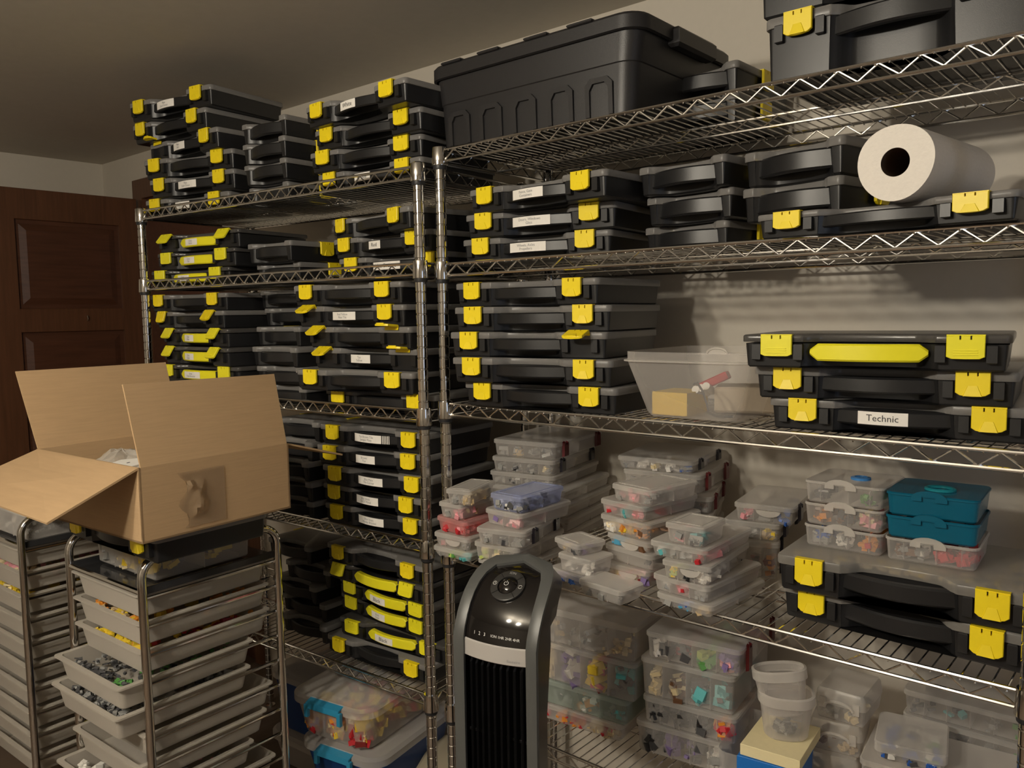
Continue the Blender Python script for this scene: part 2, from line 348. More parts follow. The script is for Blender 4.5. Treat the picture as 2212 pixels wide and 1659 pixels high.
CASES = [
  ('L1a', 0, 'A', -1.007, -0.123, 1.977, 0.0565, 0.143, 'Plate\nSand Green', (0, 0)),
  ('L1a', 1, 'A', -1.045, -0.11, 1.92, 0.0565, 0.082, '', (0, 0)),
  ('L1a', 2, 'A', -1.015, -0.083, 1.863, 0.0565, 0.023, 'Plate\nRed', (100, 0)),
  ('L1a', 3, 'A', -0.996, -0.081, 1.806, 0.0565, 0.215, '', (0, 0)),
  ('L1a', 4, 'A', -0.998, -0.072, 1.749, 0.0565, 0.175, 'Plate\nDark Green', (0, 0)),
  ('L1a', 5, 'A', -1.047, -0.063, 1.692, 0.0565, 0.185, 'Plate\nGreen', (0, 0)),
  ('L1c', 0, 'A', -0.201, -0.088, 1.845, 0.0505, -0.037, 'White', (0, 0)),
  ('L1c', 1, 'A', -0.211, -0.045, 1.794, 0.0505, 0.021, '', (0, 0)),
  ('L1c', 2, 'A', -0.241, -0.028, 1.743, 0.0505, 0.088, '', (0, 0)),
  ('L1c', 3, 'A', -0.246, -0.014, 1.692, 0.0505, 0.019, 'White', (0, 0)),
  ('L2a', 0, 'B', -0.973, -0.074, 1.579, 0.0521, 0.138, 'Grey\nBrick', (38, 35)),
  ('L2a', 1, 'B', -0.993, -0.073, 1.526, 0.0521, 0.111, 'Grey\nTile', (0, 0)),
  ('L2a', 2, 'B', -1.037, -0.071, 1.473, 0.0521, 0.131, 'Grey\nPlate', (0, 0)),
  ('L2c', 0, 'A', -0.25, -0.01, 1.576, 0.0509, -0.191, '', (0, 0)),
  ('L2c', 1, 'A', -0.229, 0.005, 1.525, 0.0509, -0.038, 'Red', (0, 0)),
  ('L2c', 2, 'A', -0.205, 0.018, 1.473, 0.0509, 0.049, 'Misc Orange', (0, 0)),
  ('L3a', 0, 'A', -1.049, -0.075, 1.397, 0.0525, 0.12, '', (0, 0)),
  ('L3a', 1, 'A', -1.049, -0.074, 1.344, 0.0525, 0.043, '', (15, 35)),
  ('L3a', 2, 'B', -0.941, -0.115, 1.291, 0.0525, -0.011, 'Grey\nPlate', (30, 32)),
  ('L3a', 3, 'B', -0.901, -0.138, 1.238, 0.0525, -0.024, 'Grey\nSlope', (30, 32)),
  ('L3a', 4, 'B', -0.881, -0.142, 1.185, 0.0525, 0.102, 'Grey\nTech Bracket', (0, 0)),
  ('L3a', 5, 'B', -0.985, -0.088, 1.132, 0.0525, 0.08, '', (0, 0)),
  ('L3c', 0, 'A', -0.31, -0.043, 1.403, 0.0536, 0.104, '', (0, 0)),
  ('L3c', 1, 'A', -0.313, -0.033, 1.348, 0.0536, 0.098, 'Red Yellow\nPlate Tile', (60, 0)),
  ('L3c', 2, 'A', -0.268, -0.045, 1.294, 0.0536, 0.032, '', (55, 95)),
  ('L3c', 3, 'A', -0.251, -0.033, 1.24, 0.0536, 0.082, 'Tan\nYellow', (58, 95)),
  ('L3c', 4, 'A', -0.252, -0.074, 1.186, 0.0536, 0.148, '', (0, 0)),
  ('L3c', 5, 'A', -0.221, -0.023, 1.132, 0.0536, 0.065, '', (0, 0)),
  ('L4b', 0, 'A', -0.268, -0.006, 1.033, 0.0537, 0.092, 'Tan Brown Tile\nJumper Plate', (0, 0)),
  ('L4b', 1, 'A', -0.271, -0.011, 0.979, 0.0537, 0.125, 'Brown\nTan', (0, 0)),
  ('L4b', 2, 'A', -0.251, -0.015, 0.925, 0.0537, 0.096, 'Blue Plate\nTile Corner', (0, 0)),
  ('L4b', 3, 'A', -0.277, -0.006, 0.87, 0.0537, 0.045, 'Blue Brick\nSNOT Panel', (0, 0)),
  ('L4b', 4, 'A', -0.269, -0.003, 0.816, 0.0537, 0.068, 'Blue Slope\nWedge Bracket', (0, 0)),
  ('L5b', 0, 'A', -0.293, 0.009, 0.698, 0.0511, 0.029, '', (0, 0)),
  ('L5b', 1, 'B', -0.3, 0.013, 0.646, 0.0511, 0.012, '', (18, 12)),
  ('L5b', 2, 'B', -0.283, 0.03, 0.594, 0.0511, -0.018, 'Black', (0, 0)),
  ('L5b', 3, 'B', -0.297, 0.043, 0.543, 0.0511, -0.024, 'Black\nSlope', (0, 0)),
  ('L5b', 4, 'B', -0.26, 0.03, 0.491, 0.0511, 0.098, 'Black', (0, 0)),
  ('L5b', 5, 'A', -0.294, 0.008, 0.439, 0.0511, 0.073, '', (0, 0)),
  ('R2a', 0, 'A', 0.255, 0.017, 1.601, 0.0532, -0.055, 'Fence, Gate\nContainers', (0, 0)),
  ('R2a', 1, 'A', 0.233, 0.056, 1.548, 0.0532, 0.103, 'Doors, Windows\nGlass', (0, 0)),
  ('R2a', 2, 'A', 0.211, 0.07, 1.494, 0.0532, 0.114, 'Wheels, Axles\nPropellers', (0, 0)),
  ('R2c', 0, 'A', 0.956, -0.022, 1.494, 0.0405, -0.077, '', (0, 0)),
  ('R3a', 0, 'A', 0.221, 0.019, 1.391, 0.0546, 0.038, '', (0, 0)),
  ('R3a', 1, 'A', 0.249, 0.004, 1.336, 0.0546, 0.146, '', (0, 0)),
  ('R3a', 2, 'A', 0.248, -0.01, 1.281, 0.0546, 0.146, '', (0, 70)),
  ('R3a', 3, 'A', 0.274, -0.03, 1.226, 0.0546, 0.152, '', (0, 0)),
  ('R3a', 4, 'A', 0.282, -0.014, 1.171, 0.0546, 0.07, '', (0, 0)),
  ('R3c', 0, 'B', 0.948, -0.015, 1.28, 0.0541, 0.14, '', (0, 0)),
  ('R3c', 1, 'A', 0.953, 0.019, 1.225, 0.0541, 0.108, '', (0, 0)),
  ('R3c', 2, 'A', 0.973, 0.035, 1.171, 0.0541, 0.096, 'Technic', (0, 0)),
  ('R4c', 0, 'A', 0.988, 0.031, 0.887, 0.0626, 0.051, '', (0, 0)),
  ('R4c', 1, 'A', 0.981, 0.054, 0.824, 0.0626, -0.042, '', (0, 0)),
  ('L1b', 0, 'S', -0.648, -0.041, 1.86, 0.0555, 0.038, '', (0, 0)),
  ('L1b', 1, 'S', -0.647, -0.044, 1.804, 0.0555, 0.016, '', (0, 0)),
  ('L1b', 2, 'S', -0.655, -0.037, 1.748, 0.0555, 0.013, '', (0, 0)),
  ('L1b', 3, 'S', -0.686, -0.008, 1.692, 0.0555, -0.018, '', (0, 0)),
  ('L2b', 0, 'S', -0.68, -0.018, 1.53, 0.0563, 0.044, '', (0, 0)),
  ('L2b', 1, 'S', -0.694, 0.018, 1.473, 0.0563, 0.042, '', (0, 0)),
  ('L3b', 0, 'S', -0.764, 0.067, 1.402, 0.0536, 0.019, '', (0, 0)),
  ('L3b', 1, 'S', -0.756, 0.077, 1.348, 0.0536, 0.039, '', (0, 0)),
  ('L3b', 2, 'S', -0.631, -0.032, 1.294, 0.0536, 0.038, '', (0, 0)),
  ('L3b', 3, 'S', -0.58, -0.08, 1.24, 0.0536, 0.037, '', (0, 0)),
  ('L3b', 4, 'S', -0.574, -0.07, 1.186, 0.0536, 0.057, '', (0, 0)),
  ('L3b', 5, 'S', -0.58, -0.06, 1.132, 0.0536, 0.077, '', (0, 0)),
  ('R2b', 0, 'S', 0.559, 0.097, 1.608, 0.0565, -0.124, '', (0, 0)),
  ('R2b', 1, 'S', 0.559, 0.127, 1.551, 0.0565, -0.124, '', (0, 0)),
  ('R2b', 2, 'S', 0.536, 0.158, 1.494, 0.0565, -0.127, '', (0, 0)),
  ('R2d', 0, 'S', 0.776, 0.102, 1.602, 0.0637, -0.23, '', (0, 0)),
  ('R2d', 1, 'S', 0.77, 0.112, 1.538, 0.0637, -0.21, '', (0, 0)),
  ('R1b', 0, 'S', 0.526, 0.206, 1.809, 0.0565, -0.032, '', (0, 0)),
  ('R1b', 1, 'S', 0.52, 0.216, 1.752, 0.0565, -0.012, '', (0, 0)),
  ('L4a', 0, 'S', -0.572, -0.026, 1.034, 0.0539, 0.05, '', (0, 0)),
  ('L4a', 1, 'S', -0.587, -0.041, 0.98, 0.0539, 0.05, '', (0, 0)),
  ('L4a', 2, 'S', -0.591, -0.051, 0.925, 0.0539, 0.05, '', (0, 0)),
  ('L4a', 3, 'S', -0.578, -0.051, 0.871, 0.0539, 0.05, '', (0, 0)),
  ('L4a', 4, 'S', -0.582, -0.046, 0.816, 0.0539, 0.05, '', (0, 0)),
  ('L5a', 0, 'S', -0.702, 0.024, 0.653, 0.0529, 0.05, '', (0, 0)),
  ('L5a', 1, 'S', -0.614, 0.024, 0.6, 0.0529, 0.05, '', (0, 0)),
  ('L5a', 2, 'S', -0.662, 0.008, 0.546, 0.0529, 0.05, '', (0, 0)),
  ('L5a', 3, 'S', -0.641, 0.026, 0.493, 0.0529, 0.05, '', (0, 0)),
  ('L5a', 4, 'S', -0.619, 0.008, 0.439, 0.0529, 0.05, '', (0, 0)),
]
ORD = ('topmost', 'second', 'third', 'fourth', 'fifth', 'sixth')
STK = {'L1a': ('left stack', 'left rack top shelf'), 'L1b': ('middle stack', 'left rack top shelf'), 'L1c': ('right stack', 'left rack top shelf'),
 'L2a': ('left stack', 'left rack second shelf'), 'L2b': ('middle stack', 'left rack second shelf'), 'L2c': ('right stack', 'left rack second shelf'),
 'L3a': ('left stack', 'left rack third shelf'), 'L3b': ('middle stack', 'left rack third shelf'), 'L3c': ('right stack', 'left rack third shelf'),
 'L4a': ('dim left stack', 'left rack fourth shelf'), 'L4b': ('front stack', 'left rack fourth shelf'), 'L5a': ('dim left stack', 'left rack fifth shelf'), 'L5b': ('front stack', 'left rack fifth shelf'),
 'R1b': ('stack beside the tote', 'right rack top shelf'), 'R2a': ('left stack', 'right rack second shelf'), 'R2b': ('middle stack', 'right rack second shelf'),
 'R2c': ('right stack', 'right rack second shelf'), 'R2d': ('right stack', 'right rack second shelf'), 'R3a': ('left stack', 'right rack third shelf'),
 'R3c': ('right stack', 'right rack third shelf'), 'R4c': ('right stack', 'right rack fourth shelf')}
for k, i, kind, x, y, z, H, yaw, text, op in CASES:
    st, sh = STK[k]; n = i + (2 if k == 'R2c' else 0)
    what = 'black case lettered ' + text.replace('\n', ' ').replace(',', '') if text and '\n' not in text else {'A': 'wide black case', 'B': 'yellow-handled black case', 'S': 'narrow black case'}[kind]
    lab = '%s, %s in the %s, %s' % (what, ORD[n], st, sh)
    parts_case(kind, x, y, z, H, yaw, lab, 'parts cases on the ' + sh, text, op, 'lidC' if k == 'R4c' else None, (k, i) == ('L4b', 0))
# ---------------------------------------------------------------- loose pieces and clear boxes
def pieces(name, label, cat, loc, yaw, W, D, H, cells, seed, size=0.009, fill=0.75, per=34):
    """heap of small parts in a box: cells = colour names from left to right; one uncountable object"""
    rnd = random.Random(seed); m = MB(); names = []
    for c in cells:
        for q in (c or ()):
            if q not in names: names.append(q)
    if not names: return None
    n = len(cells)
    for ci, c in enumerate(cells):
        if not c: continue
        x0 = -W / 2 + W * ci / n + 0.003; x1 = -W / 2 + W * (ci + 1) / n - 0.003
        for k in range(per):
            q = rnd.choice(c); m.slot = names.index(q)
            s = size * rnd.uniform(0.6, 1.5); l = s * rnd.choice((1, 1, 1.6, 2.2)); hh = s * rnd.choice((0.4, 0.8, 1))
            front = rnd.random() < 0.5
            px = rnd.uniform(x0 + l * .6, max(x0 + l * .61, x1 - l * .6)); py = rnd.uniform(s, 0.022) if front else rnd.uniform(s, D - s); pz = rnd.uniform(hh / 2, max(hh * 0.51, H * fill - hh / 2))
            mt = Matrix.Translation((px, py, pz)) @ Euler((rnd.uniform(-.4, .4), rnd.uniform(-.4, .4), rnd.uniform(0, 6))).to_matrix().to_4x4()
            m.box(-l / 2, l / 2, -s / 2, s / 2, -hh / 2, hh / 2, mt)
    o = m.obj(name, [PIECE[q] for q in names], kind='stuff', loc=loc, rot=(0, 0, yaw))
    return tag(o, label, cat, 'loose pieces in clear boxes')
def clear_box(label, x, y, z0, z1, W, D, yaw, cells=(), nd=3, latch=None, panel=0, tint=None, tab=False, group='clear boxes', what='', seed=1, scoop=False, lidh=0.010, fill=0.75, size=0.009, per=34, name='clear_box'):
    """front edge centred at x, y"""
    t = thing(name, label, 'box', (x, y, z0), yaw, group); H = z1 - z0 - 0.0006
    body = FROST if not tint else mat('frosted_' + tint[0], tint[1], 0.3, alpha=0.24, edge=0.42); lidm = FROSTLID if not tint else mat('frosted_lid_' + tint[0], tint[1], 0.28, alpha=0.34, edge=0.38)
    r = min(0.012, W * 0.09); c = D / 2
    m = MB(); o1 = rrect(W - 0.006, D - 0.006, r, 4, 0, c); o0 = rrect(W - 0.012, D - 0.012, r * 0.8, 4, 0, c)
    m.loft([at(offs(o0, 0.004), 0), at(o0, 0.004), at(o1, H - lidh)], True, False); m.obj('tray', body, t, True)
    m = MB(); o2 = rrect(W, D, r * 1.15, 4, 0, c)
    m.loft([at(o2, H - lidh), at(o2, H - 0.0025), at(offs(o2, 0.0025), H)], False, True)
    lid = m.obj('lid', lidm, t, True)
    if panel:
        m = MB(); a = offs(o2, W * 0.13); b = offs(o2, W * 0.13 + 0.003)
        n = len(a); m.loft([at(a, H), at(a, H + 0.0012), at(b, H + 0.0012), at(b, H)], False, False); m.obj('lid_ridge', lidm, lid)
    for k in range(1, nd):
        xx = -W / 2 + W * k / nd; link('divider', MB().box(xx - 0.0007, xx + 0.0007, 0.004, D - 0.004, 0.0015, H - lidh - 0.001).mesh('divider', body), t)
    if D > 0.14: link('divider', MB().box(-W / 2 + 0.004, W / 2 - 0.004, D * .5 - 0.0007, D * .5 + 0.0007, 0.0015, H - lidh - 0.001).mesh('divider', body), t)
    if latch:
        lm = RED if latch == 'red' else BLKL
        for yy in (0.035, D - 0.05):
            q = MB(); q.loft([[(W / 2 - 0.001, yy + d, z) for d, z in ((0, .004), (.026, .004), (.026, H - .002), (.018, H + .001), (.018, H - .007), (.008, H - .007), (.008, H + .001), (0, H - .002))],
                              [(W / 2 + 0.005, yy + d, z) for d, z in ((.002, .006), (.024, .006), (.024, H - .004), (.018, H - .001), (.018, H - .008), (.008, H - .008), (.008, H - .001), (.002, H - .004))]])
            q.obj('latch', lm, t)
    if tab:
        q = MB(); pts = [(W * 0.20 * math.cos(a) + 0.01, H - lidh - 0.001 + 0.013 * math.sin(a)) for a in [PI + PI * k / 8 for k in range(9)]]
        q.loft([[(px, -0.0005, pz) for px, pz in pts], [(px, -0.0025, pz) for px, pz in pts]]); q.obj('pull_tab', lidm, t)
    if cells:
        pieces('loose_pieces', what, 'pieces', (x, y, z0 + 0.002), yaw, W - 0.014, D - 0.008, H - lidh, cells, seed, size, fill, per)
    return t
BOXES = [
  ('a', 0.107, -0.072, 0.953, 0.9892, 0.065, 0.125, 0.28, 'small clear box on top of the red box stack by the post', 'pale pieces in the small clear box atop the post stack', (('grey',), ('cream', 'tan')), {'nd': 2, 'panel': 1, 'group': 'small clear boxes on the fourth shelf'}),
  ('a', 0.073, -0.065, 0.9152, 0.953, 0.072, 0.13, 0.06, 'small clear box second down by the post, peach pieces', 'peach pieces in the second small box by the post', (('grey',), ('pink', 'tan')), {'nd': 2, 'group': 'small clear boxes on the fourth shelf'}),
  ('a', 0.067, -0.059, 0.8791, 0.9152, 0.102, 0.11, -0.069, 'small pinkish clear box filled with red, by the post', 'red pieces in the pinkish clear box', (('red',), ('red', 'pink')), {'nd': 1, 'panel': 1, 'per': 70, 'tint': ('pink', (0.8, 0.42, 0.4)), 'group': 'small clear boxes on the fourth shelf'}),
  ('a', 0.071, -0.064, 0.8474, 0.8791, 0.111, 0.115, 0.024, 'small clear box fourth down by the post, round tab', 'dull pink pieces in the fourth small box by the post', (('pink', 'grey'), ('pink', 'dred'), ('grey',)), {'nd': 3, 'tab': True, 'per': 14, 'group': 'small clear boxes on the fourth shelf'}),
  ('a', 0.072, -0.065, 0.8232, 0.8474, 0.117, 0.115, 0.039, 'small clear box lowest by the post, green and teal inside', 'green and teal pieces in the lowest small box by the post', (('grey',), ('green', 'lime'), ('teal',)), {'nd': 3, 'per': 26, 'group': 'small clear boxes on the fourth shelf'}),
  ('b', 0.227, -0.051, 0.9524, 0.9895, 0.092, 0.155, 0.018, 'bluish clear box with white toy parts, second stack from the post', 'white and grey parts in the bluish clear box', (('grey', 'white'), ('white', 'black'), ('grey', 'dgrey')), {'nd': 1, 'panel': 1, 'tint': ('blue', (0.5, 0.55, 0.78)), 'group': 'small clear boxes on the fourth shelf'}),
  ('b', 0.214, -0.049, 0.9158, 0.9524, 0.106, 0.18, -0.028, 'clear box under the bluish box, reddish piece inside', 'reddish pieces in the box under the bluish box', (('pink', 'purple'), ('pink',)), {'nd': 2, 'per': 12, 'group': 'small clear boxes on the fourth shelf'}),
  ('b', 0.222, -0.065, 0.878, 0.9158, 0.121, 0.2, 0.245, 'clear box with two dark side latches, under the bluish box stack', 'grey pieces in the box with two dark latches', (('grey',), ('grey', 'dgrey'), ('grey', 'dgrey')), {'nd': 3, 'latch': 'black', 'per': 18, 'group': 'small clear boxes on the fourth shelf'}),
  ('b', 0.2, -0.057, 0.8382, 0.878, 0.121, 0.2, 0.11, 'clear box with pale green pieces behind the fan top', 'pale green pieces in the box behind the fan top', (('lime', 'cream'), ('lime', 'cream'), ('grey',)), {'nd': 3, 'per': 20, 'group': 'small clear boxes on the fourth shelf'}),
  ('b', 0.201, -0.052, 0.8232, 0.8382, 0.121, 0.2, 0.023, 'lowest clear box partly behind the fan top', 'grey bits in the lowest box behind the fan top', (('grey',), ('grey',), ('grey',)), {'nd': 3, 'per': 6, 'group': 'small clear boxes on the fourth shelf'}),
  ('c', 0.104, 0.157, 1.0258, 1.0677, 0.18, 0.26, 0.149, 'large organizer with dark red latches topping the rear left stack', 'pale bits in the topmost rear left organizer', (('grey',), ('tan', 'grey'), ('grey',), ('grey',)), {'nd': 4, 'latch': 'red', 'per': 10, 'group': 'large clear organizers on the fourth shelf'}),
  ('c', 0.103, 0.152, 0.9877, 1.0258, 0.174, 0.26, 0.203, 'large organizer with near black latches, second in rear left stack', 'grey bits in the second rear left organizer', (('grey',), ('dgrey', 'grey'), ('dgrey', 'grey'), ('cream', 'grey')), {'nd': 4, 'latch': 'black', 'per': 16, 'group': 'large clear organizers on the fourth shelf'}),
  ('c', 0.096, 0.155, 0.9548, 0.9877, 0.185, 0.26, 0.165, 'large organizer third in the rear left stack, no latch seen', 'grey bits in the third rear left organizer', (('grey',), ('dgrey', 'grey'), ('grey',), ('grey',)), {'nd': 4, 'per': 14, 'group': 'large clear organizers on the fourth shelf'}),
  ('c', 0.108, 0.155, 0.9219, 0.9548, 0.215, 0.27, 0.165, 'large organizer fourth in the rear left stack, half hidden', 'dark bits in the fourth rear left organizer', (('grey',), ('dgrey',), ('grey',)), {'nd': 4, 'per': 8, 'group': 'large clear organizers on the fourth shelf'}),
  ('c', 0.112, 0.155, 0.889, 0.9219, 0.219, 0.27, 0.165, 'large organizer fifth in the rear left stack, half hidden', 'tan bits in the fifth rear left organizer', (('grey',), ('tan',), ('brown',)), {'nd': 4, 'per': 8, 'group': 'large clear organizers on the fourth shelf'}),
  ('c', 0.114, 0.155, 0.8561, 0.889, 0.223, 0.27, 0.165, 'large organizer sixth in the rear left stack, mostly hidden', 'brown bits in the sixth rear left organizer', (('grey',), ('tan',), ('brown',)), {'nd': 4, 'per': 6, 'group': 'large clear organizers on the fourth shelf'}),
  ('c', 0.11, 0.155, 0.8232, 0.8561, 0.223, 0.27, 0.165, 'large organizer at the foot of the rear left stack', '', (), {'nd': 4, 'group': 'large clear organizers on the fourth shelf'}),
  ('d', 0.377, -0.038, 0.8878, 0.9134, 0.085, 0.075, -0.278, 'small ridged clear box with a bead, right of the fan', 'beads in the small ridged box right of the fan', (('tan', 'purple'), ('purple', 'dgrey')), {'nd': 2, 'panel': 1, 'per': 9, 'group': 'small clear boxes on the fourth shelf'}),
  ('d', 0.405, -0.047, 0.8486, 0.8878, 0.093, 0.075, -0.058, 'small clear box holding a white strip, right of the fan', 'white strips in the small box right of the fan', (('white', 'grey'), ('white',)), {'nd': 1, 'per': 8, 'group': 'small clear boxes on the fourth shelf'}),
  ('d', 0.372, -0.038, 0.8232, 0.8486, 0.1, 0.12, -0.247, 'small clear box with a blue content beside the fan', 'blue pieces in the small box beside the fan', (('blue', 'purple'), ('blue',)), {'nd': 2, 'per': 60, 'group': 'small clear boxes on the fourth shelf'}),
  ('d4', 0.485, -0.078, 0.8232, 0.855, 0.112, 0.075, -0.109, 'small clear box alone at the shelf edge, three round cells', 'dark bits in the small box at the shelf edge', (('grey',), ('dgrey', 'grey'), ('grey', 'dgrey')), {'nd': 3, 'per': 12, 'group': 'small clear boxes on the fourth shelf'}),
  ('e', 0.482, 0.039, 0.9898, 1.0251, 0.108, 0.155, -0.168, 'ridged clear box with pink pieces, top of the tall front stack', 'pink pieces in the ridged box of the tall front stack', (('pink', 'grey'), ('pink',), ('grey',)), {'nd': 1, 'panel': 1, 'per': 12, 'group': 'small clear boxes on the fourth shelf'}),
  ('e', 0.46, 0.039, 0.9566, 0.9898, 0.121, 0.185, -0.141, 'clear box with pink and teal pieces, second in the tall stack', 'pink and teal pieces in the second tall stack box', (('pink', 'red'), ('grey', 'teal'), ('red', 'pink')), {'nd': 2, 'per': 20, 'group': 'small clear boxes on the fourth shelf'}),
  ('e', 0.464, 0.04, 0.919, 0.9566, 0.135, 0.18, -0.152, 'clear box of white and orange pieces in the tall stack', 'orange and white pieces in the third tall stack box', (('white', 'cream'), ('orange', 'yellow'), ('orange', 'brown')), {'nd': 2, 'per': 60, 'group': 'small clear boxes on the fourth shelf'}),
  ('e', 0.472, 0.042, 0.8956, 0.919, 0.122, 0.18, -0.192, 'clear box of sky blue and brown pieces in the tall stack', 'sky blue and brown pieces in the fourth tall stack box', (('sky',), ('brown', 'tan'), ('brown', 'grey')), {'nd': 2, 'per': 60, 'tab': True, 'group': 'small clear boxes on the fourth shelf'}),
  ('e', 0.473, 0.04, 0.8602, 0.8956, 0.13, 0.18, -0.161, 'nearly empty clear box in the tall stack', 'few white bits in the nearly empty tall stack box', (('white',), ('dgrey',)), {'nd': 2, 'per': 4, 'group': 'small clear boxes on the fourth shelf'}),
  ('e', 0.471, 0.034, 0.8232, 0.8602, 0.117, 0.165, -0.069, 'clear box of yellow orange and pink pieces in the tall stack', 'yellow orange and pink pieces in the low tall stack box', (('yellow',), ('orange', 'pink'), ('pink', 'cream'), ('dred', 'purple')), {'nd': 1, 'per': 40, 'tab': True, 'group': 'small clear boxes on the fourth shelf'}),
  ('f', 0.43, 0.22, 1.0216, 1.051, 0.181, 0.215, 0.17, 'large organizer with black latches and white parts, rear middle stack', 'white parts in the topmost rear middle organizer', (('grey',), ('white',), ('white', 'cream'), ('white',), ('blue', 'grey')), {'nd': 1, 'latch': 'black', 'per': 16, 'group': 'large clear organizers on the fourth shelf'}),
  ('f', 0.445, 0.221, 0.9778, 1.0216, 0.184, 0.215, 0.152, 'large organizer with dark red latches, second in rear middle stack', 'grey bits in the second rear middle organizer', (('grey',), ('grey',)), {'nd': 4, 'latch': 'red', 'per': 8, 'group': 'large clear organizers on the fourth shelf'}),
  ('f', 0.485, 0.207, 0.9392, 0.9778, 0.168, 0.215, 0.333, 'large organizer with dark red latches, third in rear middle stack', 'brown bits in the third rear middle organizer', (('grey',), ('brown', 'grey')), {'nd': 4, 'latch': 'red', 'per': 10, 'group': 'large clear organizers on the fourth shelf'}),
  ('f', 0.485, 0.207, 0.9005, 0.9392, 0.168, 0.215, 0.333, 'large organizer fourth in the rear middle stack', '', (), {'nd': 4, 'group': 'large clear organizers on the fourth shelf'}),
  ('f', 0.485, 0.207, 0.8619, 0.9005, 0.168, 0.215, 0.333, 'large organizer fifth in the rear middle stack', '', (), {'nd': 4, 'group': 'large clear organizers on the fourth shelf'}),
  ('f', 0.485, 0.207, 0.8232, 0.8619, 0.168, 0.215, 0.333, 'large organizer at the foot of the rear middle stack', '', (), {'nd': 4, 'group': 'large clear organizers on the fourth shelf'}),
  ('g', 0.644, -0.036, 0.9491, 0.9888, 0.08, 0.095, 0.015, 'small greenish clear box atop the right front stack', 'teal and pink bits in the small greenish box', (('pink', 'grey'), ('teal', 'grey')), {'nd': 2, 'per': 14, 'panel': 1, 'group': 'small clear boxes on the fourth shelf'}),
  ('g', 0.629, -0.035, 0.9191, 0.9491, 0.119, 0.2, 0.001, 'wide clear box second in the right front stack, red corner', 'grey and red pieces in the wide right front box', (('teal', 'grey'), ('grey',), ('grey',), ('red', 'pink')), {'nd': 4, 'per': 12, 'group': 'small clear boxes on the fourth shelf'}),
  ('g', 0.649, -0.039, 0.8821, 0.9191, 0.097, 0.2, 0.076, 'clear box with yellow and black pieces, open hinge, right front stack', 'yellow and black pieces in the right front stack box', (('yellow', 'lime'), ('black',), ('black', 'white')), {'nd': 3, 'per': 26, 'tab': True, 'group': 'small clear boxes on the fourth shelf'}),
  ('g', 0.63, -0.029, 0.8478, 0.8821, 0.124, 0.2, -0.089, 'clear box with a red piece fourth in the right front stack', 'red and white pieces in the fourth right front box', (('grey', 'white'), ('red', 'pink'), ('grey',)), {'nd': 3, 'per': 22, 'group': 'small clear boxes on the fourth shelf'}),
  ('g', 0.638, -0.03, 0.8232, 0.8478, 0.122, 0.205, -0.081, 'clear box with blue cell, lowest of the right front stack', 'blue pieces in the lowest right front box', (('grey',), ('sky', 'blue'), ('grey', 'tan')), {'nd': 3, 'per': 20, 'group': 'small clear boxes on the fourth shelf'}),
  ('h', 0.677, 0.235, 0.9393, 0.9783, 0.124, 0.2, 0.16, 'clear box with dark latches and round tab, near the caddies', 'blue pieces in the clear box near the caddies', (('pink', 'grey'), ('grey',), ('blue', 'dgrey')), {'nd': 3, 'latch': 'black', 'per': 16, 'tab': True, 'group': 'small clear boxes on the fourth shelf'}),
  ('h', 0.65, 0.235, 0.9005, 0.9393, 0.118, 0.2, 0.175, 'clear box with tan piece under the one near the caddies', 'tan pieces in the second box near the caddies', (('grey',), ('grey',), ('tan', 'yellow')), {'nd': 3, 'latch': 'black', 'per': 14, 'group': 'small clear boxes on the fourth shelf'}),
  ('h', 0.66, 0.226, 0.8232, 0.9005, 0.106, 0.2, 0.375, 'clear box at the foot of the stack near the caddies', 'orange bits in the lowest box near the caddies', (('grey',), ('grey', 'pink'), ('orange', 'dred')), {'nd': 3, 'latch': 'black', 'per': 8, 'group': 'small clear boxes on the fourth shelf'}),
  ('k', 0.319, 0.086, 0.6252, 0.708, 0.275, 0.24, 0.1, 'shallow clear tray box topping the stack right of the fan', 'tan bits in the shallow tray right of the fan', (('tan', 'grey'), ('grey',), ('cream', 'tan')), {'nd': 4, 'per': 18, 'lidh': 0.014, 'group': 'clear boxes on the bottom shelf'}),
  ('k', 0.319, 0.086, 0.5352, 0.6252, 0.275, 0.24, 0.1, 'deep clear box with blue and yellow packs right of the fan', 'blue yellow and red packs in the deep clear box', (('cream', 'tan'), ('purple', 'white'), ('red', 'dred', 'yellow'), ('teal', 'dgrey')), {'nd': 4, 'per': 26, 'size': 0.018, 'fill': 0.95, 'group': 'clear boxes on the bottom shelf'}),
  ('k', 0.298, 0.086, 0.4765, 0.5352, 0.275, 0.22, 0.1, 'greenish clear box with metal bits right of the fan', 'metal and orange bits in the greenish clear box', (('grey', 'white'), ('grey',), ('orange', 'white'), ('teal', 'grey')), {'nd': 4, 'per': 16, 'tint': ('green', (0.58, 0.66, 0.6)), 'group': 'clear boxes on the bottom shelf'}),
  ('k', 0.284, 0.086, 0.436, 0.4765, 0.275, 0.2, 0.1, 'clear box of red and orange pieces, lowest right of the fan', 'red and orange pieces in the lowest box right of the fan', (('red', 'pink'), ('red', 'orange'), ('tan', 'red', 'cream')), {'nd': 1, 'per': 60, 'group': 'clear boxes on the bottom shelf'}),
  ('m', 0.581, 0.112, 0.6484, 0.7075, 0.205, 0.25, 0.13, 'clear box with dark red latch and mixed toys, middle bottom stack', 'mixed dark and green toys in the middle bottom stack top box', (('dgrey', 'white'), ('dred', 'dgrey'), ('green', 'lime'), ('purple', 'pink')), {'nd': 4, 'latch': 'red', 'per': 22, 'size': 0.014, 'group': 'clear boxes on the bottom shelf'}),
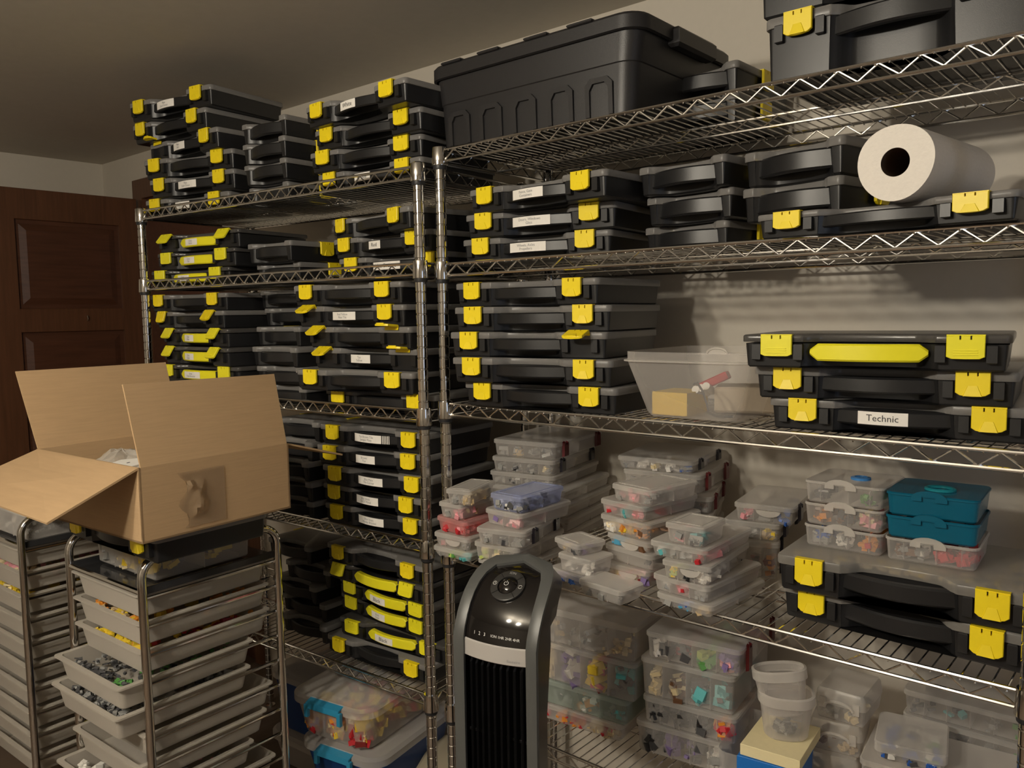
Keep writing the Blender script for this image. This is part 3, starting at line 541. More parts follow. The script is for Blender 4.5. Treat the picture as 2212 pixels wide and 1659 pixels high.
  ('m', 0.568, 0.112, 0.5649, 0.6484, 0.205, 0.26, 0.13, 'deep clear box with four dim compartments, middle bottom stack', 'dim pieces in the deep middle bottom box', (('black', 'cream'), ('brown', 'cream'), ('dgrey', 'teal'), ('teal', 'dgrey')), {'nd': 4, 'per': 26, 'size': 0.016, 'group': 'clear boxes on the bottom shelf'}),
  ('m', 0.573, 0.112, 0.5057, 0.5649, 0.205, 0.26, 0.13, 'dark filled clear box with orange end, middle bottom stack', 'black and orange pieces in the dark middle bottom box', (('black',), ('black', 'dgrey'), ('dgrey', 'black'), ('orange', 'red')), {'nd': 5, 'per': 30, 'size': 0.013, 'fill': 0.9, 'group': 'clear boxes on the bottom shelf'}),
  ('m', 0.556, 0.112, 0.436, 0.5057, 0.205, 0.26, 0.13, 'clear box with black and purple pieces, foot of middle bottom stack', 'black and purple pieces in the lowest middle bottom box', (('black', 'dgrey'), ('black', 'purple'), ('purple', 'dgrey'), ('grey', 'white')), {'nd': 5, 'per': 24, 'size': 0.013, 'fill': 0.8, 'group': 'clear boxes on the bottom shelf'}),
  ('n', 1.03, 0.145, 0.436, 0.565, 0.25, 0.17, 0.1, 'wide clear box under the flat box, bottom right corner', 'tan bits in the wide clear box at the bottom right', (('cream', 'tan'), ('tan',), ('grey', 'cream')), {'nd': 3, 'per': 20, 'size': 0.014, 'group': 'clear boxes on the bottom shelf'}),
  ('n', 0.985, 0.158, 0.5656, 0.6, 0.118, 0.13, 0.2, 'flat clear box with blue and white bits, bottom right corner', 'blue and white bits in the flat clear box', (('blue', 'dgrey', 'white'), ('blue', 'dgrey'), ('green', 'white', 'blue')), {'nd': 1, 'per': 16, 'size': 0.01, 'group': 'clear boxes on the bottom shelf', 'lidh': 0.018}),
  ('o', 1.045, 0.325, 0.583, 0.632, 0.235, 0.13, 0.03, 'long clear organizer at the back of the bottom right corner, topmost', 'grey green bits in the topmost long organizer', (('dgrey',), ('teal', 'dgrey'), ('grey',), ('dgrey', 'green')), {'nd': 6, 'per': 8, 'group': 'clear boxes on the bottom shelf'}),
  ('o', 1.045, 0.325, 0.534, 0.583, 0.235, 0.13, 0.03, 'long clear organizer at the back of the bottom right corner, second', 'grey green bits in the second long organizer', (('dgrey',), ('teal', 'dgrey'), ('grey',), ('dgrey', 'green')), {'nd': 6, 'per': 8, 'group': 'clear boxes on the bottom shelf'}),
  ('o', 1.045, 0.325, 0.485, 0.534, 0.235, 0.13, 0.03, 'long clear organizer at the back of the bottom right corner, third', 'grey green bits in the third long organizer', (('dgrey',), ('teal', 'dgrey'), ('grey',), ('dgrey', 'green')), {'nd': 6, 'per': 8, 'group': 'clear boxes on the bottom shelf'}),
  ('o', 1.045, 0.325, 0.436, 0.485, 0.235, 0.13, 0.03, 'long clear organizer at the back of the bottom right corner, lowest', 'grey green bits in the lowest long organizer', (('dgrey',), ('teal', 'dgrey'), ('grey',), ('dgrey', 'green')), {'nd': 6, 'per': 8, 'group': 'clear boxes on the bottom shelf'}),
]
for (key, x, y, z0, z1, W, D, yaw, label, what, cells, kw) in BOXES:
    clear_box(label, x, y, z0, z1, W, D, yaw, cells, what=what, seed=hash_ if (hash_ := sum(map(ord, label))) else 1, **kw)
# ---------------------------------------------------------------- stacking caddies on the fourth shelf of the right rack
def caddy(label, x, y, z, yaw, W, D, layers, btn):
    t = thing('stacking_caddy', label, 'box', (x, y, z), yaw, 'stacking caddies'); z0 = 0
    for li, (h, m, lm) in enumerate(layers):
        q = MB(); a = rrect(W, D, 0.012, 4, 0, D / 2); b = offs(a, 0.003)
        q.loft([at(offs(b, 0.003), z0), at(b, z0 + 0.003), at(a, z0 + h - 0.005), at(a, z0 + h - 0.0006)], True, li == len(layers) - 1)
        tr_ = q.obj('tier', m, t, True)
        q = MB(); q.loft([at(a, z0 + h - 0.006), at(offs(a, -0.0018), z0 + h - 0.005), at(offs(a, -0.0018), z0 + h - 0.002), at(a, z0 + h - 0.001)], False, False); q.obj('rim', lm, tr_)
        for xx in (-W * .3, W * .06, W * .33):
            if li < 3: q = MB(); q.box(xx - 0.0008, xx + 0.0008, 0.006, D - 0.006, z0 + 0.002, z0 + h - 0.007); q.obj('divider', m, tr_)
        pts = [(-0.030, z0 + h - 0.011), (-0.014, z0 + h - 0.011), (-0.014, z0 + h - 0.003), (0.006, z0 + h - 0.003), (0.006, z0 + h - 0.011), (0.024, z0 + h - 0.011)]
        arc = [(0.027 * math.cos(a_) - 0.003, z0 + h - 0.006 + 0.013 * math.sin(a_)) for a_ in [PI * k / 8 for k in range(9)]]
        q = MB(); o = pts + arc
        q.loft([[(px, -0.0012, pz) for px, pz in o], [(px, -0.004, pz) for px, pz in o]]); q.obj('clasp', lm, tr_)
        z0 += h
    q = MB(); 
    if btn == 'blue': q.lathe([(0.017, z0 - 0.001), (0.017, z0 + 0.003), (0.011, z0 + 0.0045), (0.010, z0 + 0.002), (0.0, z0 + 0.0015)], 20, (0.012, D * .45), True, False); q.obj('button', BLUEBTN, t, True)
    else: q.tube([(0.022 * math.cos(a_) + 0.004, D * .40 + 0.019 * math.sin(a_), z0 + 0.0015) for a_ in [2 * PI * k / 20 for k in range(20)]], 0.003, 6, True); q.obj('carry_ring', TEALTOP, t, True)
    return t
cz = 0.9498
caddy('clear three tier caddy with a blue button on top', 0.877, 0.105, cz, 0.0, 0.134, 0.135, ((0.040, FROST, FROSTLID), (0.040, FROST, FROSTLID), (0.040, FROST, FROSTLID)), 'blue')
caddy('teal two tier caddy on a clear base tier', 1.019, 0.107, cz, 0.06, 0.138, 0.135, ((0.040, FROST, FROSTLID), (0.038, TEAL, TEAL), (0.040, TEAL, TEAL)), 'ring')
pieces('loose_pieces', 'brown and tan pieces in the middle tier of the clear caddy', 'pieces', (0.877, 0.108, cz + 0.042), 0, 0.12, 0.12, 0.034, (('brown', 'orange'), ('dgrey', 'brown'), ('brown', 'pink', 'cream')), 71, 0.010, .8, 30)
pieces('loose_pieces', 'blue and grey pieces in the bottom tier of the clear caddy', 'pieces', (0.877, 0.108, cz + 0.003), 0, 0.12, 0.12, 0.034, (('blue', 'grey'), ('grey', 'white'), ('orange', 'red')), 72, 0.009, .7, 30)
pieces('loose_pieces', 'dark pieces in the top tier of the clear caddy', 'pieces', (0.877, 0.108, cz + 0.082), 0, 0.12, 0.12, 0.034, (('dgrey',), (), ('dgrey', 'green')), 73, 0.009, .6, 16)
pieces('loose_pieces', 'red pieces in the clear base of the teal caddy', 'pieces', (1.019, 0.110, cz + 0.003), 0.06, 0.122, 0.12, 0.034, (('brown', 'grey'), ('grey', 'white'), ('red',), ('red',)), 74, 0.010, .6, 26)
for nm, lb, xx, yy, zz, yw, hh in (('tan_pieces', 'tan pieces under the clear lid of the upper case, fourth shelf right', 0.988, 0.031, 0.887, 0.051, .0626), ('tan_pieces', 'tan pieces under the clear lid of the lower case, fourth shelf right', 0.981, 0.054, 0.824, -0.042, .0626)):
    rnd = random.Random(5); m = MB()
    for k in range(420):
        px, py = rnd.uniform(-.18, .18), rnd.uniform(.05, .255); s = rnd.uniform(.004, .009); m.slot = rnd.choice((0, 0, 0, 1, 2))
        m.box(-s, s, -s / 2, s / 2, 0, s * .7, Matrix.Translation((px, py, hh - 0.0165 + rnd.uniform(0, .003))) @ Matrix.Rotation(rnd.uniform(0, 6), 4, 'Z'))
    tag(m.obj(nm, [PIECE['tan'], PIECE['cream'], PIECE['yellow']], kind='stuff', loc=(xx, yy, zz), rot=(0, 0, yw)), lb, 'pieces')
# ---------------------------------------------------------------- black tote and deep case on the top shelf of the right rack
TZ = 1.7492
t = thing('storage_tote', 'big black lidded tote with moulded panels on the right rack top shelf', 'tote', (0.248, 0.012, TZ), 0.0)
TW, TD, TH = 0.53, 0.37, 0.185
m = MB(); ob = rrect(TW - 0.02, TD, 0.03, 5, 0, TD / 2); ot = rrect(TW + 0.012, TD + 0.012, 0.035, 5, 0, TD / 2)
om = [(a[0] * .6 + b[0] * .4, a[1] * .6 + b[1] * .4) for a, b in zip(ob, ot)]
m.loft([at(offs(ob, .004), 0), at(ob, 0.004), at(om, 0.098), at(offs(om, -0.0022), 0.100), at(offs(ot, -0.002), TH - 0.025)], True, True); body = m.obj('body', TOTE, t, True)
m = MB(); ol = offs(ot, -0.012)
m.loft([at(offs(ol, .006), TH - 0.032), at(ol, TH - 0.030), at(ol, TH - 0.006), at(offs(ol, .006), TH), at(offs(ol, .03), TH), at(offs(ol, .034), TH - .004)], False, True); lid = m.obj('lid', TOTE, t, True)
for xx in (-0.20, -0.09, 0.04, 0.15): MB().bbox(xx - .03, xx + .03, -0.020, 0.012, TH - .003, TH + .003).obj('lid_lug', TOTE, lid)
m = MB(); m.bbox(TW / 2 + 0.004, TW / 2 + 0.032, TD * .30, TD * .72, TH - 0.042, TH - 0.004, .006); m.obj('handle', TOTE, t)
for k in range(5):                                     # arched ribs along the lower front, standing proud of the wall
    xc = -0.190 + 0.094 * k; w, h, c = 0.032, 0.078, 0.012; P = [(xc - w, 0.006), (xc - w, h - c), (xc - w + c, h), (xc + w - c, h), (xc + w, h - c), (xc + w, 0.006)]
    yy = lambda z: 0.0012 - 0.016 * z / TH * .55
    m = MB()
    ins = [(xc + (px - xc) * (1 - .010 / w), pz if pz < .02 else pz - .010) for px, pz in P]
    R4 = [[(P[i][0], yy(P[i][1]) + .001, P[i][1]), (P[i][0], yy(P[i][1]) - .0055, P[i][1]), (ins[i][0], yy(ins[i][1]) - .0055, ins[i][1]), (ins[i][0], yy(ins[i][1]) + .001, ins[i][1])] for i in range(len(P))]
    m.loft(R4); m.obj('arch_rib', TOTE, body)
def deep_case(label, x, y, z, H, yaw):
    t = thing('deep_case', label, 'case', (x, y, z), yaw, 'deep cases on the right rack top shelf')
    link('body', case_body(oA, H, WA, BW, (-SP, SP)), t); link('lid', lid_mesh(oA, H, SMOKE, 0.017), t)
    link('handle', handle_mesh(WA / 2 - BW + 0.006, H - 0.048, H - 0.016, 0.013, BLACK), t)
    for s in (-1, 1): link('latch', ME['latchA'], t, loc=(s * SP, -0.0036, H - 0.0005))
deep_case('deep black case with yellow latches at the far right of the top shelf', 0.965, 0.0, TZ, 0.104, 0.0)
deep_case('deep black case stacked on the other deep case, cut by the picture top', 0.955, -0.004, TZ + 0.1046, 0.104, 0.02)
# ---------------------------------------------------------------- paper towel roll
m = MB(); n = 48; L = 0.27; rr = lambda a, j: 0.0555 * (1 + 0.02 * math.sin(3 * a + j) + 0.02 * max(0, math.cos(a - 3.7)) ** 6)
outer = [[(rr(2 * PI * k / n, j * .2) * math.cos(2 * PI * k / n), L * j / 6, rr(2 * PI * k / n, j * .2) * math.sin(2 * PI * k / n)) for k in range(n)] for j in range(7)]
inn = lambda y: [(0.021 * math.cos(2 * PI * k / n), y, 0.021 * math.sin(2 * PI * k / n)) for k in range(n)]
m.loft([inn(0.0)] + outer + [inn(L)], False, False)
roll = m.obj('paper_towel_roll', TOWEL, loc=(0.988, -0.03, 1.5905), rot=(0.02, 0, -0.10))
tag(roll, 'white paper towel roll lying end-on above the right-hand case', 'paper towels')
m = MB(); m.loft([inn(0.001), inn(L - 0.001)], False, False); m.v = [(a * .995, b, c * .995) for a, b, c in m.v]; m.obj('cardboard_tube', TUBE, roll, True)
# ---------------------------------------------------------------- open clear bin on the third shelf
t = thing('clear_bin', 'open clear plastic bin with yellow and red things inside, third shelf', 'bin', (0.612, 0.012, 1.1705), 0.03); H = 0.128; D = 0.30
m = MB(); b0 = rrect(0.20, D - .06, .03, 5, 0, D / 2); b1 = rrect(0.262, D, .036, 5, 0, D / 2)
m.loft([at(offs(b0, .008), 0), at(b0, .008), at(b1, H - .018), at(b1, H)], True, False); m.obj('tub', FROST, t, True)
m = MB(); m.loft([at(b1, H - .020), at(offs(b1, -.007), H - .019), at(offs(b1, -.007), H - .016), at(b1, H - .015)], False, False); m.obj('rim', FROSTLID, t, True)
def rot(x, y, a): return (x * math.cos(a) - y * math.sin(a), x * math.sin(a) + y * math.cos(a))
tag(MB().bbox(-.045, .03, 0, .09, 0, .045, .001).obj('yellow_box', mat('yellow_card', (0.80, 0.55, 0.06), .6), loc=(0.57, 0.055, 1.1735), rot=(0, 0, .03)), 'yellow card box inside the open clear bin', 'box')
q = MB(); q.bbox(-.03, .03, -.012, .012, -.008, .008, .002); tag(q.obj('red_block', PIECE['red'], loc=(0.62, 0.13, 1.238), rot=(0, -.45, .2)), 'red block leaning inside the open clear bin', 'block')
q = MB(); q.bbox(-.06, .06, -.05, .05, -.025, .025, .004); tag(q.obj('beige_pouch', mat('beige_pouch', (.55, .47, .36), .7), loc=(0.66, 0.19, 1.2015), rot=(0, 0, .4)), 'beige pouch at the back of the open clear bin', 'pouch')
q = MB(); q.tube([(0.612, .06, 1.236), (.622, .055, 1.240), (.636, .05, 1.225), (.645, .05, 1.20), (.648, .05, 1.185), (.66, .06, 1.1775), (.685, .075, 1.1775)], .0022, 6); tag(q.obj('grey_cable', PIECE['dgrey'], smooth=True), 'thin grey cable hanging in the open clear bin', 'cable')
for k, (xx, yy, zz) in enumerate(((.606, .1, 1.226), (.617, .1, 1.230), (.597, .095, 1.2225))):
    q = MB(); q.tube([(0, 0, 0), (0, .05, -.002)], .0075, 12); tag(q.obj('white_tube', PIECE['white'], loc=(xx, yy, zz), rot=(-.25, 0, .2), smooth=True), ('middle', 'right', 'leftmost')[k] + ' of three short white tubes in the open clear bin', 'tube', 'white tubes in the open clear bin')
q = MB(); q.tube([(.02 * math.cos(a), 0.0, .011 * math.sin(a)) for a in [PI * k / 10 for k in range(11)]], .0022, 6); q.loft([[(.018 * math.cos(a), 0.0, .009 * math.sin(a)) for a in [PI * k / 10 for k in range(11)]], [(.018 * math.cos(a), 0.002, .009 * math.sin(a)) for a in [PI * k / 10 for k in range(11)]]])
h = q.obj('handle_lug', FROSTLID, t, True, loc=(.065, .012, H - .002))
# ---------------------------------------------------------------- bottom shelf, right half: tubs, pad, blue box, hinged boxes
SZ = 0.4360
t = thing('blue_box', 'blue cardboard box under the cream paper pad, bottom right', 'box', (0.775, 0.03, SZ), 0.14); MB().bbox(-.052, .052, 0, .15, 0, .118, .001).obj('carton', BLUE, t)
q = MB(); q.loft([at(rrect(.13, .19, .02, 4, 0, .09), 0), at(rrect(.135, .195, .02, 4, 0, .09), .108)], True, False); tag(q.obj('clear_tray', FROST, loc=(0.742, 0.05, SZ), rot=(0, 0, .14), smooth=True), 'low clear tray around the blue box, bottom right', 'tray')
q = MB(); q.bbox(-.054, .054, 0, .14, 0, .021, .0006); tag(q.obj('paper_pad', CREAM, loc=(0.781, 0.034, SZ + .1186), rot=(0, 0, .10)), 'thick pad of cream paper on the blue box', 'paper pad')
def tub(label, loc, rot_, s=1.0):
    t = thing('clear_tub', label, 'tub', loc, 0, 'clear deli tubs'); t.rotation_euler = rot_; t.scale = (s, s, s)
    sq = lambda r, e: [(r * math.copysign(abs(math.cos(a)) ** e, math.cos(a)), r * 0.86 * math.copysign(abs(math.sin(a)) ** e, math.sin(a))) for a in [2 * PI * k / 32 for k in range(32)]]
    m = MB(); m.loft([at(sq(.036, .8), 0), at(sq(.040, .8), .004), at(sq(.047, .8), .062), at(sq(.047, .8), .085)], True, False); m.obj('cup', FROST, t, True)
    m = MB(); a, b = sq(.047, .8), sq(.0515, .8); m.loft([at(a, .066), at(b, .067), at(b, .084), at(a, .086), at(sq(.0465, .8), .080)], False, False); m.obj('rim', FROSTLID, t, True)
PZ = SZ + .1400
tub('lower clear tub standing on the cream pad', (0.778, 0.115, PZ), (0, 0, .5))
tub('upper clear tub tilted inside the lower tub on the pad', (0.776, 0.112, PZ + .044), (-.14, -.12, .5), .97)
pieces('loose_pieces', 'grey pieces at the bottom of the lower clear tub', 'pieces', (0.778, 0.090, PZ + .005), 0, .05, .045, .022, (('grey', 'dgrey'),), 81, .008, .9, 60)
def hinged(label, x, y, z, W, D, H, yaw, cells, what, seed):
    t = thing('hinged_box', label, 'box', (x, y, z), yaw, 'clear hinged boxes'); H -= .0006
    a = rrect(W, D, .010, 4, 0, D / 2)
    MB().loft([at(offs(a, .008), 0), at(offs(a, .004), .004), at(a, H * .55)], True, False).obj('tray', FROST, t, True)
    MB().loft([at(offs(a, -.001), H * .55), at(offs(a, .002), H - .006), at(offs(a, .006), H)], False, True).obj('lid', FROSTLID, t, True)
    for s in (-1, 1): MB().bbox(s * W * .33 - .006, s * W * .33 + .006, -.003, .002, H * .40, H * .75, .001).obj('clasp', FROSTLID, t)
    m = MB(); m.tube([(.026 * math.cos(q), -.004, H * .50 + .012 * math.sin(q)) for q in [PI * k / 10 for k in range(11)]], .0028, 6); m.obj('carry_handle', FROSTLID, t, True)
    pieces('loose_pieces', what, 'pieces', (x, y, z + .002), yaw, W - .014, D - .012, H * .6, cells, seed, .008, .6, 18)
hinged('clear hinged box at the foot of the stack beside the tub', .832, .182, SZ, .116, .12, .086, .24, (('tan', 'grey'), ('grey',)), 'tan pieces in the lowest clear hinged box', 91)
hinged('middle clear hinged box with a white handle, beside the tub', .842, .196, SZ + .086, .098, .12, .062, .16, (('brown', 'tan'), ('tan',)), 'brown pieces in the middle clear hinged box', 92)
hinged('top clear hinged box of the stack beside the tub', .848, .200, SZ + .148, .094, .12, .062, .02, (('grey',), ('cream', 'grey')), 'grey pieces in the top clear hinged box', 93)
# ---------------------------------------------------------------- lidded bins under the left rack
def lidded_bin(label, loc, yaw, W, D, H, bodym, lidm, handm, extra=False):
    t = thing('lidded_bin', label, 'bin', loc, yaw, 'lidded bins under the left rack')
    a = rrect(W - .05, D - .05, .045, 6, 0, D / 2); b = rrect(W - .016, D - .016, .05, 6, 0, D / 2); c = rrect(W, D, .055, 6, 0, D / 2)
    MB().loft([at(offs(a, .01), 0), at(a, .01), at(b, H - .026)], True, False).obj('tub', bodym, t, True)
    MB().loft([at(c, H - .028), at(c, H - .010), at(offs(c, .010), H - .003), at(offs(c, .030), H - .003), at(offs(c, .036), H - .0006)], False, True).obj('lid', lidm, t, True)
    if handm:
        m = MB(); w = W * .20; m.loft([[(-w, y, z) for y, z in ((.010, H - .004), (-.012, H - .010), (-.014, H - .026), (-.010, H - .026), (-.007, H - .013), (.010, H - .008))], [(w, y, z) for y, z in ((.010, H - .004), (-.012, H - .010), (-.014, H - .026), (-.010, H - .026), (-.007, H - .013), (.010, H - .008))]])
        for s in (-1, 1): m.bbox(s * w - .006, s * w + .006, -.014, -.004, H - .052, H - .016, .001)
        m.obj('clip_handle', handm, t)
    return t
lidded_bin('clear lidded bin full of coloured bricks with a light blue handle', (-0.395, -0.085, .224), .18, .29, .38, .128, FROST, FROSTLID, BLUEH)
pieces('loose_pieces', 'red yellow and white bricks inside the clear bin with blue handle', 'pieces', (-0.395, -0.065, .236), .18, .235, .30, .085, (('yellow', 'orange', 'red', 'purple', 'cream'), ('red', 'yellow', 'cream', 'orange'), ('red', 'dred', 'cream', 'yellow')), 95, .020, .95, 130)
lidded_bin('dark blue lidded bin under the bin of coloured bricks', (-0.372, -0.075, .096), .18, .29, .38, .127, NAVY, FROSTLID, BLUEH)
lidded_bin('clear lidded bin with a green handle, lowest of its stack', (-0.365, -0.075, -.034), .18, .31, .39, .129, FROST, FROSTLID, GREENH)
lidded_bin('clear bin with a beige lid beside the left rack corner post', (-0.075, 0.03, -.034), .50, .24, .34, .175, FROST, mat('beige_lid', (.62, .55, .40), .35, alpha=.6, edge=.3), None)
lidded_bin('tall blue bin behind the stack of lidded bins', (-0.72, 0.03, .086), .08, .26, .36, .20, NAVY, FROSTLID, None)
lidded_bin('grey lidded bin under the tall blue bin', (-0.72, 0.03, -.034), .08, .28, .37, .1194, FROST, FROSTLID, None)
# ---------------------------------------------------------------- drawer carts
def cart(label, x0, y0, W, D, ztray, pulls, fills, yaw=0.05):
    """front right leg at x0, y0; drawers pull towards -y"""
    t = thing('drawer_cart', label, 'cart', (x0, y0, FZ), yaw, 'chrome drawer carts'); zt = ztray - FZ; R = .0095
    for sx in (0, -W):
        p = [(sx, 0, .045), (sx, 0, zt + .005)] + [(sx, .045 - .045 * math.cos(a), zt + .025 + .042 * math.sin(a)) for a in [PI / 2 * k / 6 for k in range(7)]]
        p += [(sx, D - .045 + .045 * math.sin(a), zt + .025 + .042 * math.cos(a)) for a in [PI / 2 * k / 6 for k in range(7)]] + [(sx, D, zt + .005), (sx, D, .045)]
        MB().tube(p, R, 12).obj('side_frame', CHROME2, t, True)
    for cx, cy in ((0, 0), (-W, 0), (0, D), (-W, D)):
        q = MB(); q.tube([(cx - .009, cy, .024), (cx + .009, cy, .024)], .023, 16); q.box(cx - .012, cx + .012, cy - .007, cy + .007, .03, .05); q.obj('caster', SLEEVE, t)
    q = MB(); q.bbox(-W + .008, -.008, .002, D - .002, zt - .012, zt - .004, .001); q.obj('top_tray', DARKGLASS, t)
    q = MB(); q.tube([(-W + .004, .0, zt - .006), (-.004, .0, zt - .006)], .0065, 8); q.obj('front_bar', CHROME2, t, True)
    for xa in (-.012, -W + .004): MB().bbox(xa, xa + .008, .004, D - .004, zt - .012, zt + .004, .001).obj('tray_edge', DARKGLASS, t)
    P = .0625; wd, dd, hd = W - .050, D - .02, .0575
    a = rrect(wd, dd, .012, 4, 0, dd / 2); b = rrect(wd - .020, dd - .014, .012, 4, 0, dd / 2); c = rrect(wd + .022, dd + .012, .010, 4, 0, dd / 2 - .004)
    dm = MB(); dm.loft([at(offs(b, .004), 0), at(b, .003), at(a, hd - .008), at(a, hd - .004), at(c, hd - .004), at(c, hd), at(offs(a, .002), hd), at(offs(a, .003), hd - .006), at(offs(b, .002), .005)], True, True); dmesh = dm.mesh('drawer', DRAWER, True)
    nz = len(pulls)
    for k in range(nz):
        zz = zt - .014 - P * k - hd
        for sx in (-.004, -W + .004): link('drawer_rail', MB().tube([(sx, .004, zz + hd - .007), (sx, D - .004, zz + hd - .007)], .0042, 8).mesh('drawer_rail', CHROME2, True), t)
        link('drawer', dmesh, t, loc=(-W / 2, .004 - pulls[k], zz))
    return t
CX, CY = -0.335, -0.578
cart('chrome drawer cart in front, carrying the open cardboard box', CX, CY, .335, .34, .803, (0, 0, 0, .05, .06, 0, .02, .06, 0, 0), None)
cart('chrome drawer cart at the left edge of the picture', -0.935, -0.610, .335, .34, .803, (0,) * 10, None)
def heap(label, k, cells, pull, seed, x0=CX, y0=CY, fill=.9, size=.010, per=60):
    zz = .803 - .014 - .0625 * k - .0575 + .006
    c, s = math.cos(.05), math.sin(.05); lx, ly = -.335 / 2, .018 - pull
    pieces('loose_pieces', label, 'pieces', (x0 + c * lx - s * ly, y0 + s * lx + c * ly, zz), .05, .25, .295, .047, cells, seed, size, fill, per)
heap('yellow bricks in the top drawer of the front cart', 0, (('yellow', 'cream'), ('yellow', 'tan'), ('yellow',)), 0, 201)
heap('yellow and tan bricks in the second drawer of the front cart', 1, (('tan', 'orange'), ('yellow', 'tan'), ('yellow', 'orange')), 0, 202)
heap('yellow and orange bricks in the third drawer of the front cart', 2, (('yellow', 'cream'), ('yellow',), ('yellow', 'orange', 'red')), 0, 203)
heap('dark grey bits in the fourth drawer of the front cart', 3, (('dgrey', 'grey'), ('dgrey',), ('dgrey', 'green')), .05, 204, size=.006, per=150)
heap('spiky grey bits in the fifth drawer of the front cart', 4, (('grey', 'dgrey'), ('dgrey', 'grey'), ('dgrey', 'grey')), .06, 205, size=.007, per=150)
heap('white and red bits in the eighth drawer of the front cart', 7, (('white',), ('white', 'grey'), ('pink', 'grey')), .06, 206)
for k, cc in enumerate((('orange', 'brown'), ('cream', 'pink'), ('yellow', 'cream'))): heap('%s bricks in the left cart, %s drawer' % (('orange and brown', 'pale', 'yellow')[k], ORD[k].replace('topmost', 'first')), k, (cc, cc, cc), 0, 210 + k, -0.935, -0.610)
clear_box('low clear box of yellow bricks on the front cart top', -0.50, -.545, .8035, .878, .27, .25, .05, (('grey',), ('yellow', 'cream'), ('yellow',)), what='yellow bricks in the low clear box on the front cart', seed=300, size=.014, group='boxes on the carts', per=40)
parts_case('A', -0.435, -.600, .8786, .0590, .05, 'black case with yellow latches under the open cardboard box', 'cases on the carts')
parts_case('A', -1.07, -.600, .880, .055, .05, 'black case on the left cart, half hidden by the cardboard flap', 'cases on the carts')
clear_box('clear box under the black case on the left cart', -1.09, -.600, .8035, .8794, .29, .26, .05, (('grey',), ('grey', 'white'), ('grey',)), what='grey bits in the clear box on the left cart', seed=301, group='boxes on the carts')
# ---------------------------------------------------------------- open cardboard box
BX = thing('cardboard_box', 'open brown cardboard box with raised flaps on the front cart', 'box', (-0.419, -.646, .9385), .075)
BW2, BD, BH, TH2 = .43, .355, .150, .004
def panel(name, quad, parent=None, th=TH2, m=CARD):
    P = [Vector(p) for p in quad]; nrm = (P[1] - P[0]).cross(P[3] - P[0]).normalized() * th
    return MB().loft([[tuple(p) for p in P], [tuple(p - nrm) for p in P]]).obj(name, m, parent)
w2 = BW2 / 2
panel('front_panel', [(-w2, 0, 0), (w2, 0, 0), (w2, 0, BH), (-w2, 0, BH)], BX)
panel('back_panel', [(w2, BD, 0), (-w2, BD, 0), (-w2, BD, BH), (w2, BD, BH)], BX)
rp = panel('side_panel', [(w2, 0, 0), (w2, BD, 0), (w2, BD, BH), (w2, 0, BH)], BX)
panel('side_panel', [(-w2, BD, 0), (-w2, 0, 0), (-w2, 0, BH), (-w2, BD, BH)], BX)
panel('bottom_panel', [(-w2, 0, TH2), (w2, 0, TH2), (w2, BD, TH2), (-w2, BD, TH2)], BX)
FL_ = .162
panel('flap', [(w2, .004, BH), (w2, BD - .004, BH), (w2 - .030, BD - .008, BH + FL_ - .004), (w2 - .030, -.006, BH + FL_)], BX)
panel('flap', [(-w2, .004, BH), (-w2, BD - .004, BH), (-w2 - .045, BD - .008, BH + FL_ + .012), (-w2 - .048, -.012, BH + FL_ + .012)], BX)
panel('flap', [(-w2 + .004, -.172, BH - .056), (w2 - .004, -.172, BH - .070), (w2 - .004, 0, BH), (-w2 + .004, 0, BH)], BX)
panel('flap', [(w2 - .004, BD, BH), (-w2 + .004, BD, BH), (-w2 + .004, BD + .165, BH - .05), (w2 - .004, BD + .165, BH - .05)][::-1], BX)
m = MB(); G = 12; rnd = random.Random(4)
grid = [[(w2 + .0015 + (.010 * rnd.random() if (1 < i < 6 and 2 < j < 10) else .0006), .09 + .095 * i / G + (.012 * math.sin(j * .9) if i in (0,) else 0), .012 + .115 * j / G) for j in range(G + 1)] for i in range(G + 1)]
m.add([p for r in grid for p in r], [(i * (G + 1) + j, (i + 1) * (G + 1) + j, (i + 1) * (G + 1) + j + 1, i * (G + 1) + j + 1) for i in range(G) for j in range(G)]); m.obj('tape_patch', TAPE, BX, True)
def bag(name, label, loc, rx, ry, rz, seed, m=BAG):
    rnd = random.Random(seed); q = MB(); n1, n2 = 10, 16; rings = []
    for i in range(n1 + 1):
        f = PI * i / n1
        rings.append([((rx * math.sin(f) + .001) * math.cos(a) * rnd.uniform(.82, 1.12), (ry * math.sin(f) + .001) * math.sin(a) * rnd.uniform(.82, 1.12), -rz * math.cos(f) * rnd.uniform(.85, 1.1)) for a in [2 * PI * k / n2 for k in range(n2)]])
    q.loft(rings); o = q.obj(name, m, loc=loc); return tag(o, label, 'bag', 'bags in the cardboard box')
bag('plastic_bag', 'crumpled clear bag at the front of the cardboard box', (-.47, -.545, 1.025), .10, .075, .062, 3)
bag('plastic_bag', 'crumpled grey bag at the back of the cardboard box', (-.36, -.40, 1.035), .11, .09, .072, 6, mat('grey_bag', (.42, .38, .36), .2, alpha=.5, edge=.4))
bag('plastic_bag', 'crumpled pale bag in the left corner of the cardboard box', (-.55, -.43, 1.015), .075, .09, .055, 9)
q = MB(); pts = [(-.055, .0), (-.045, -.028), (.0, -.045), (.05, -.040), (.05, .012), (-.02, .018)]; q.loft([[(x, y, 0) for x, y in pts], [(x, y, .001) for x, y in pts]]); hc = q.obj('header_card', WHITE, loc=(-.30, -.592, 1.087), rot=(.10, -.06, .1)); tag(hc, 'white header card with a punched hole in the cardboard box', 'card')
q = MB(); q.lathe([(.0035, .0012), (.0035, .0016)], 12, (.004, -.018)); q.obj('punched_hole', INK, hc)
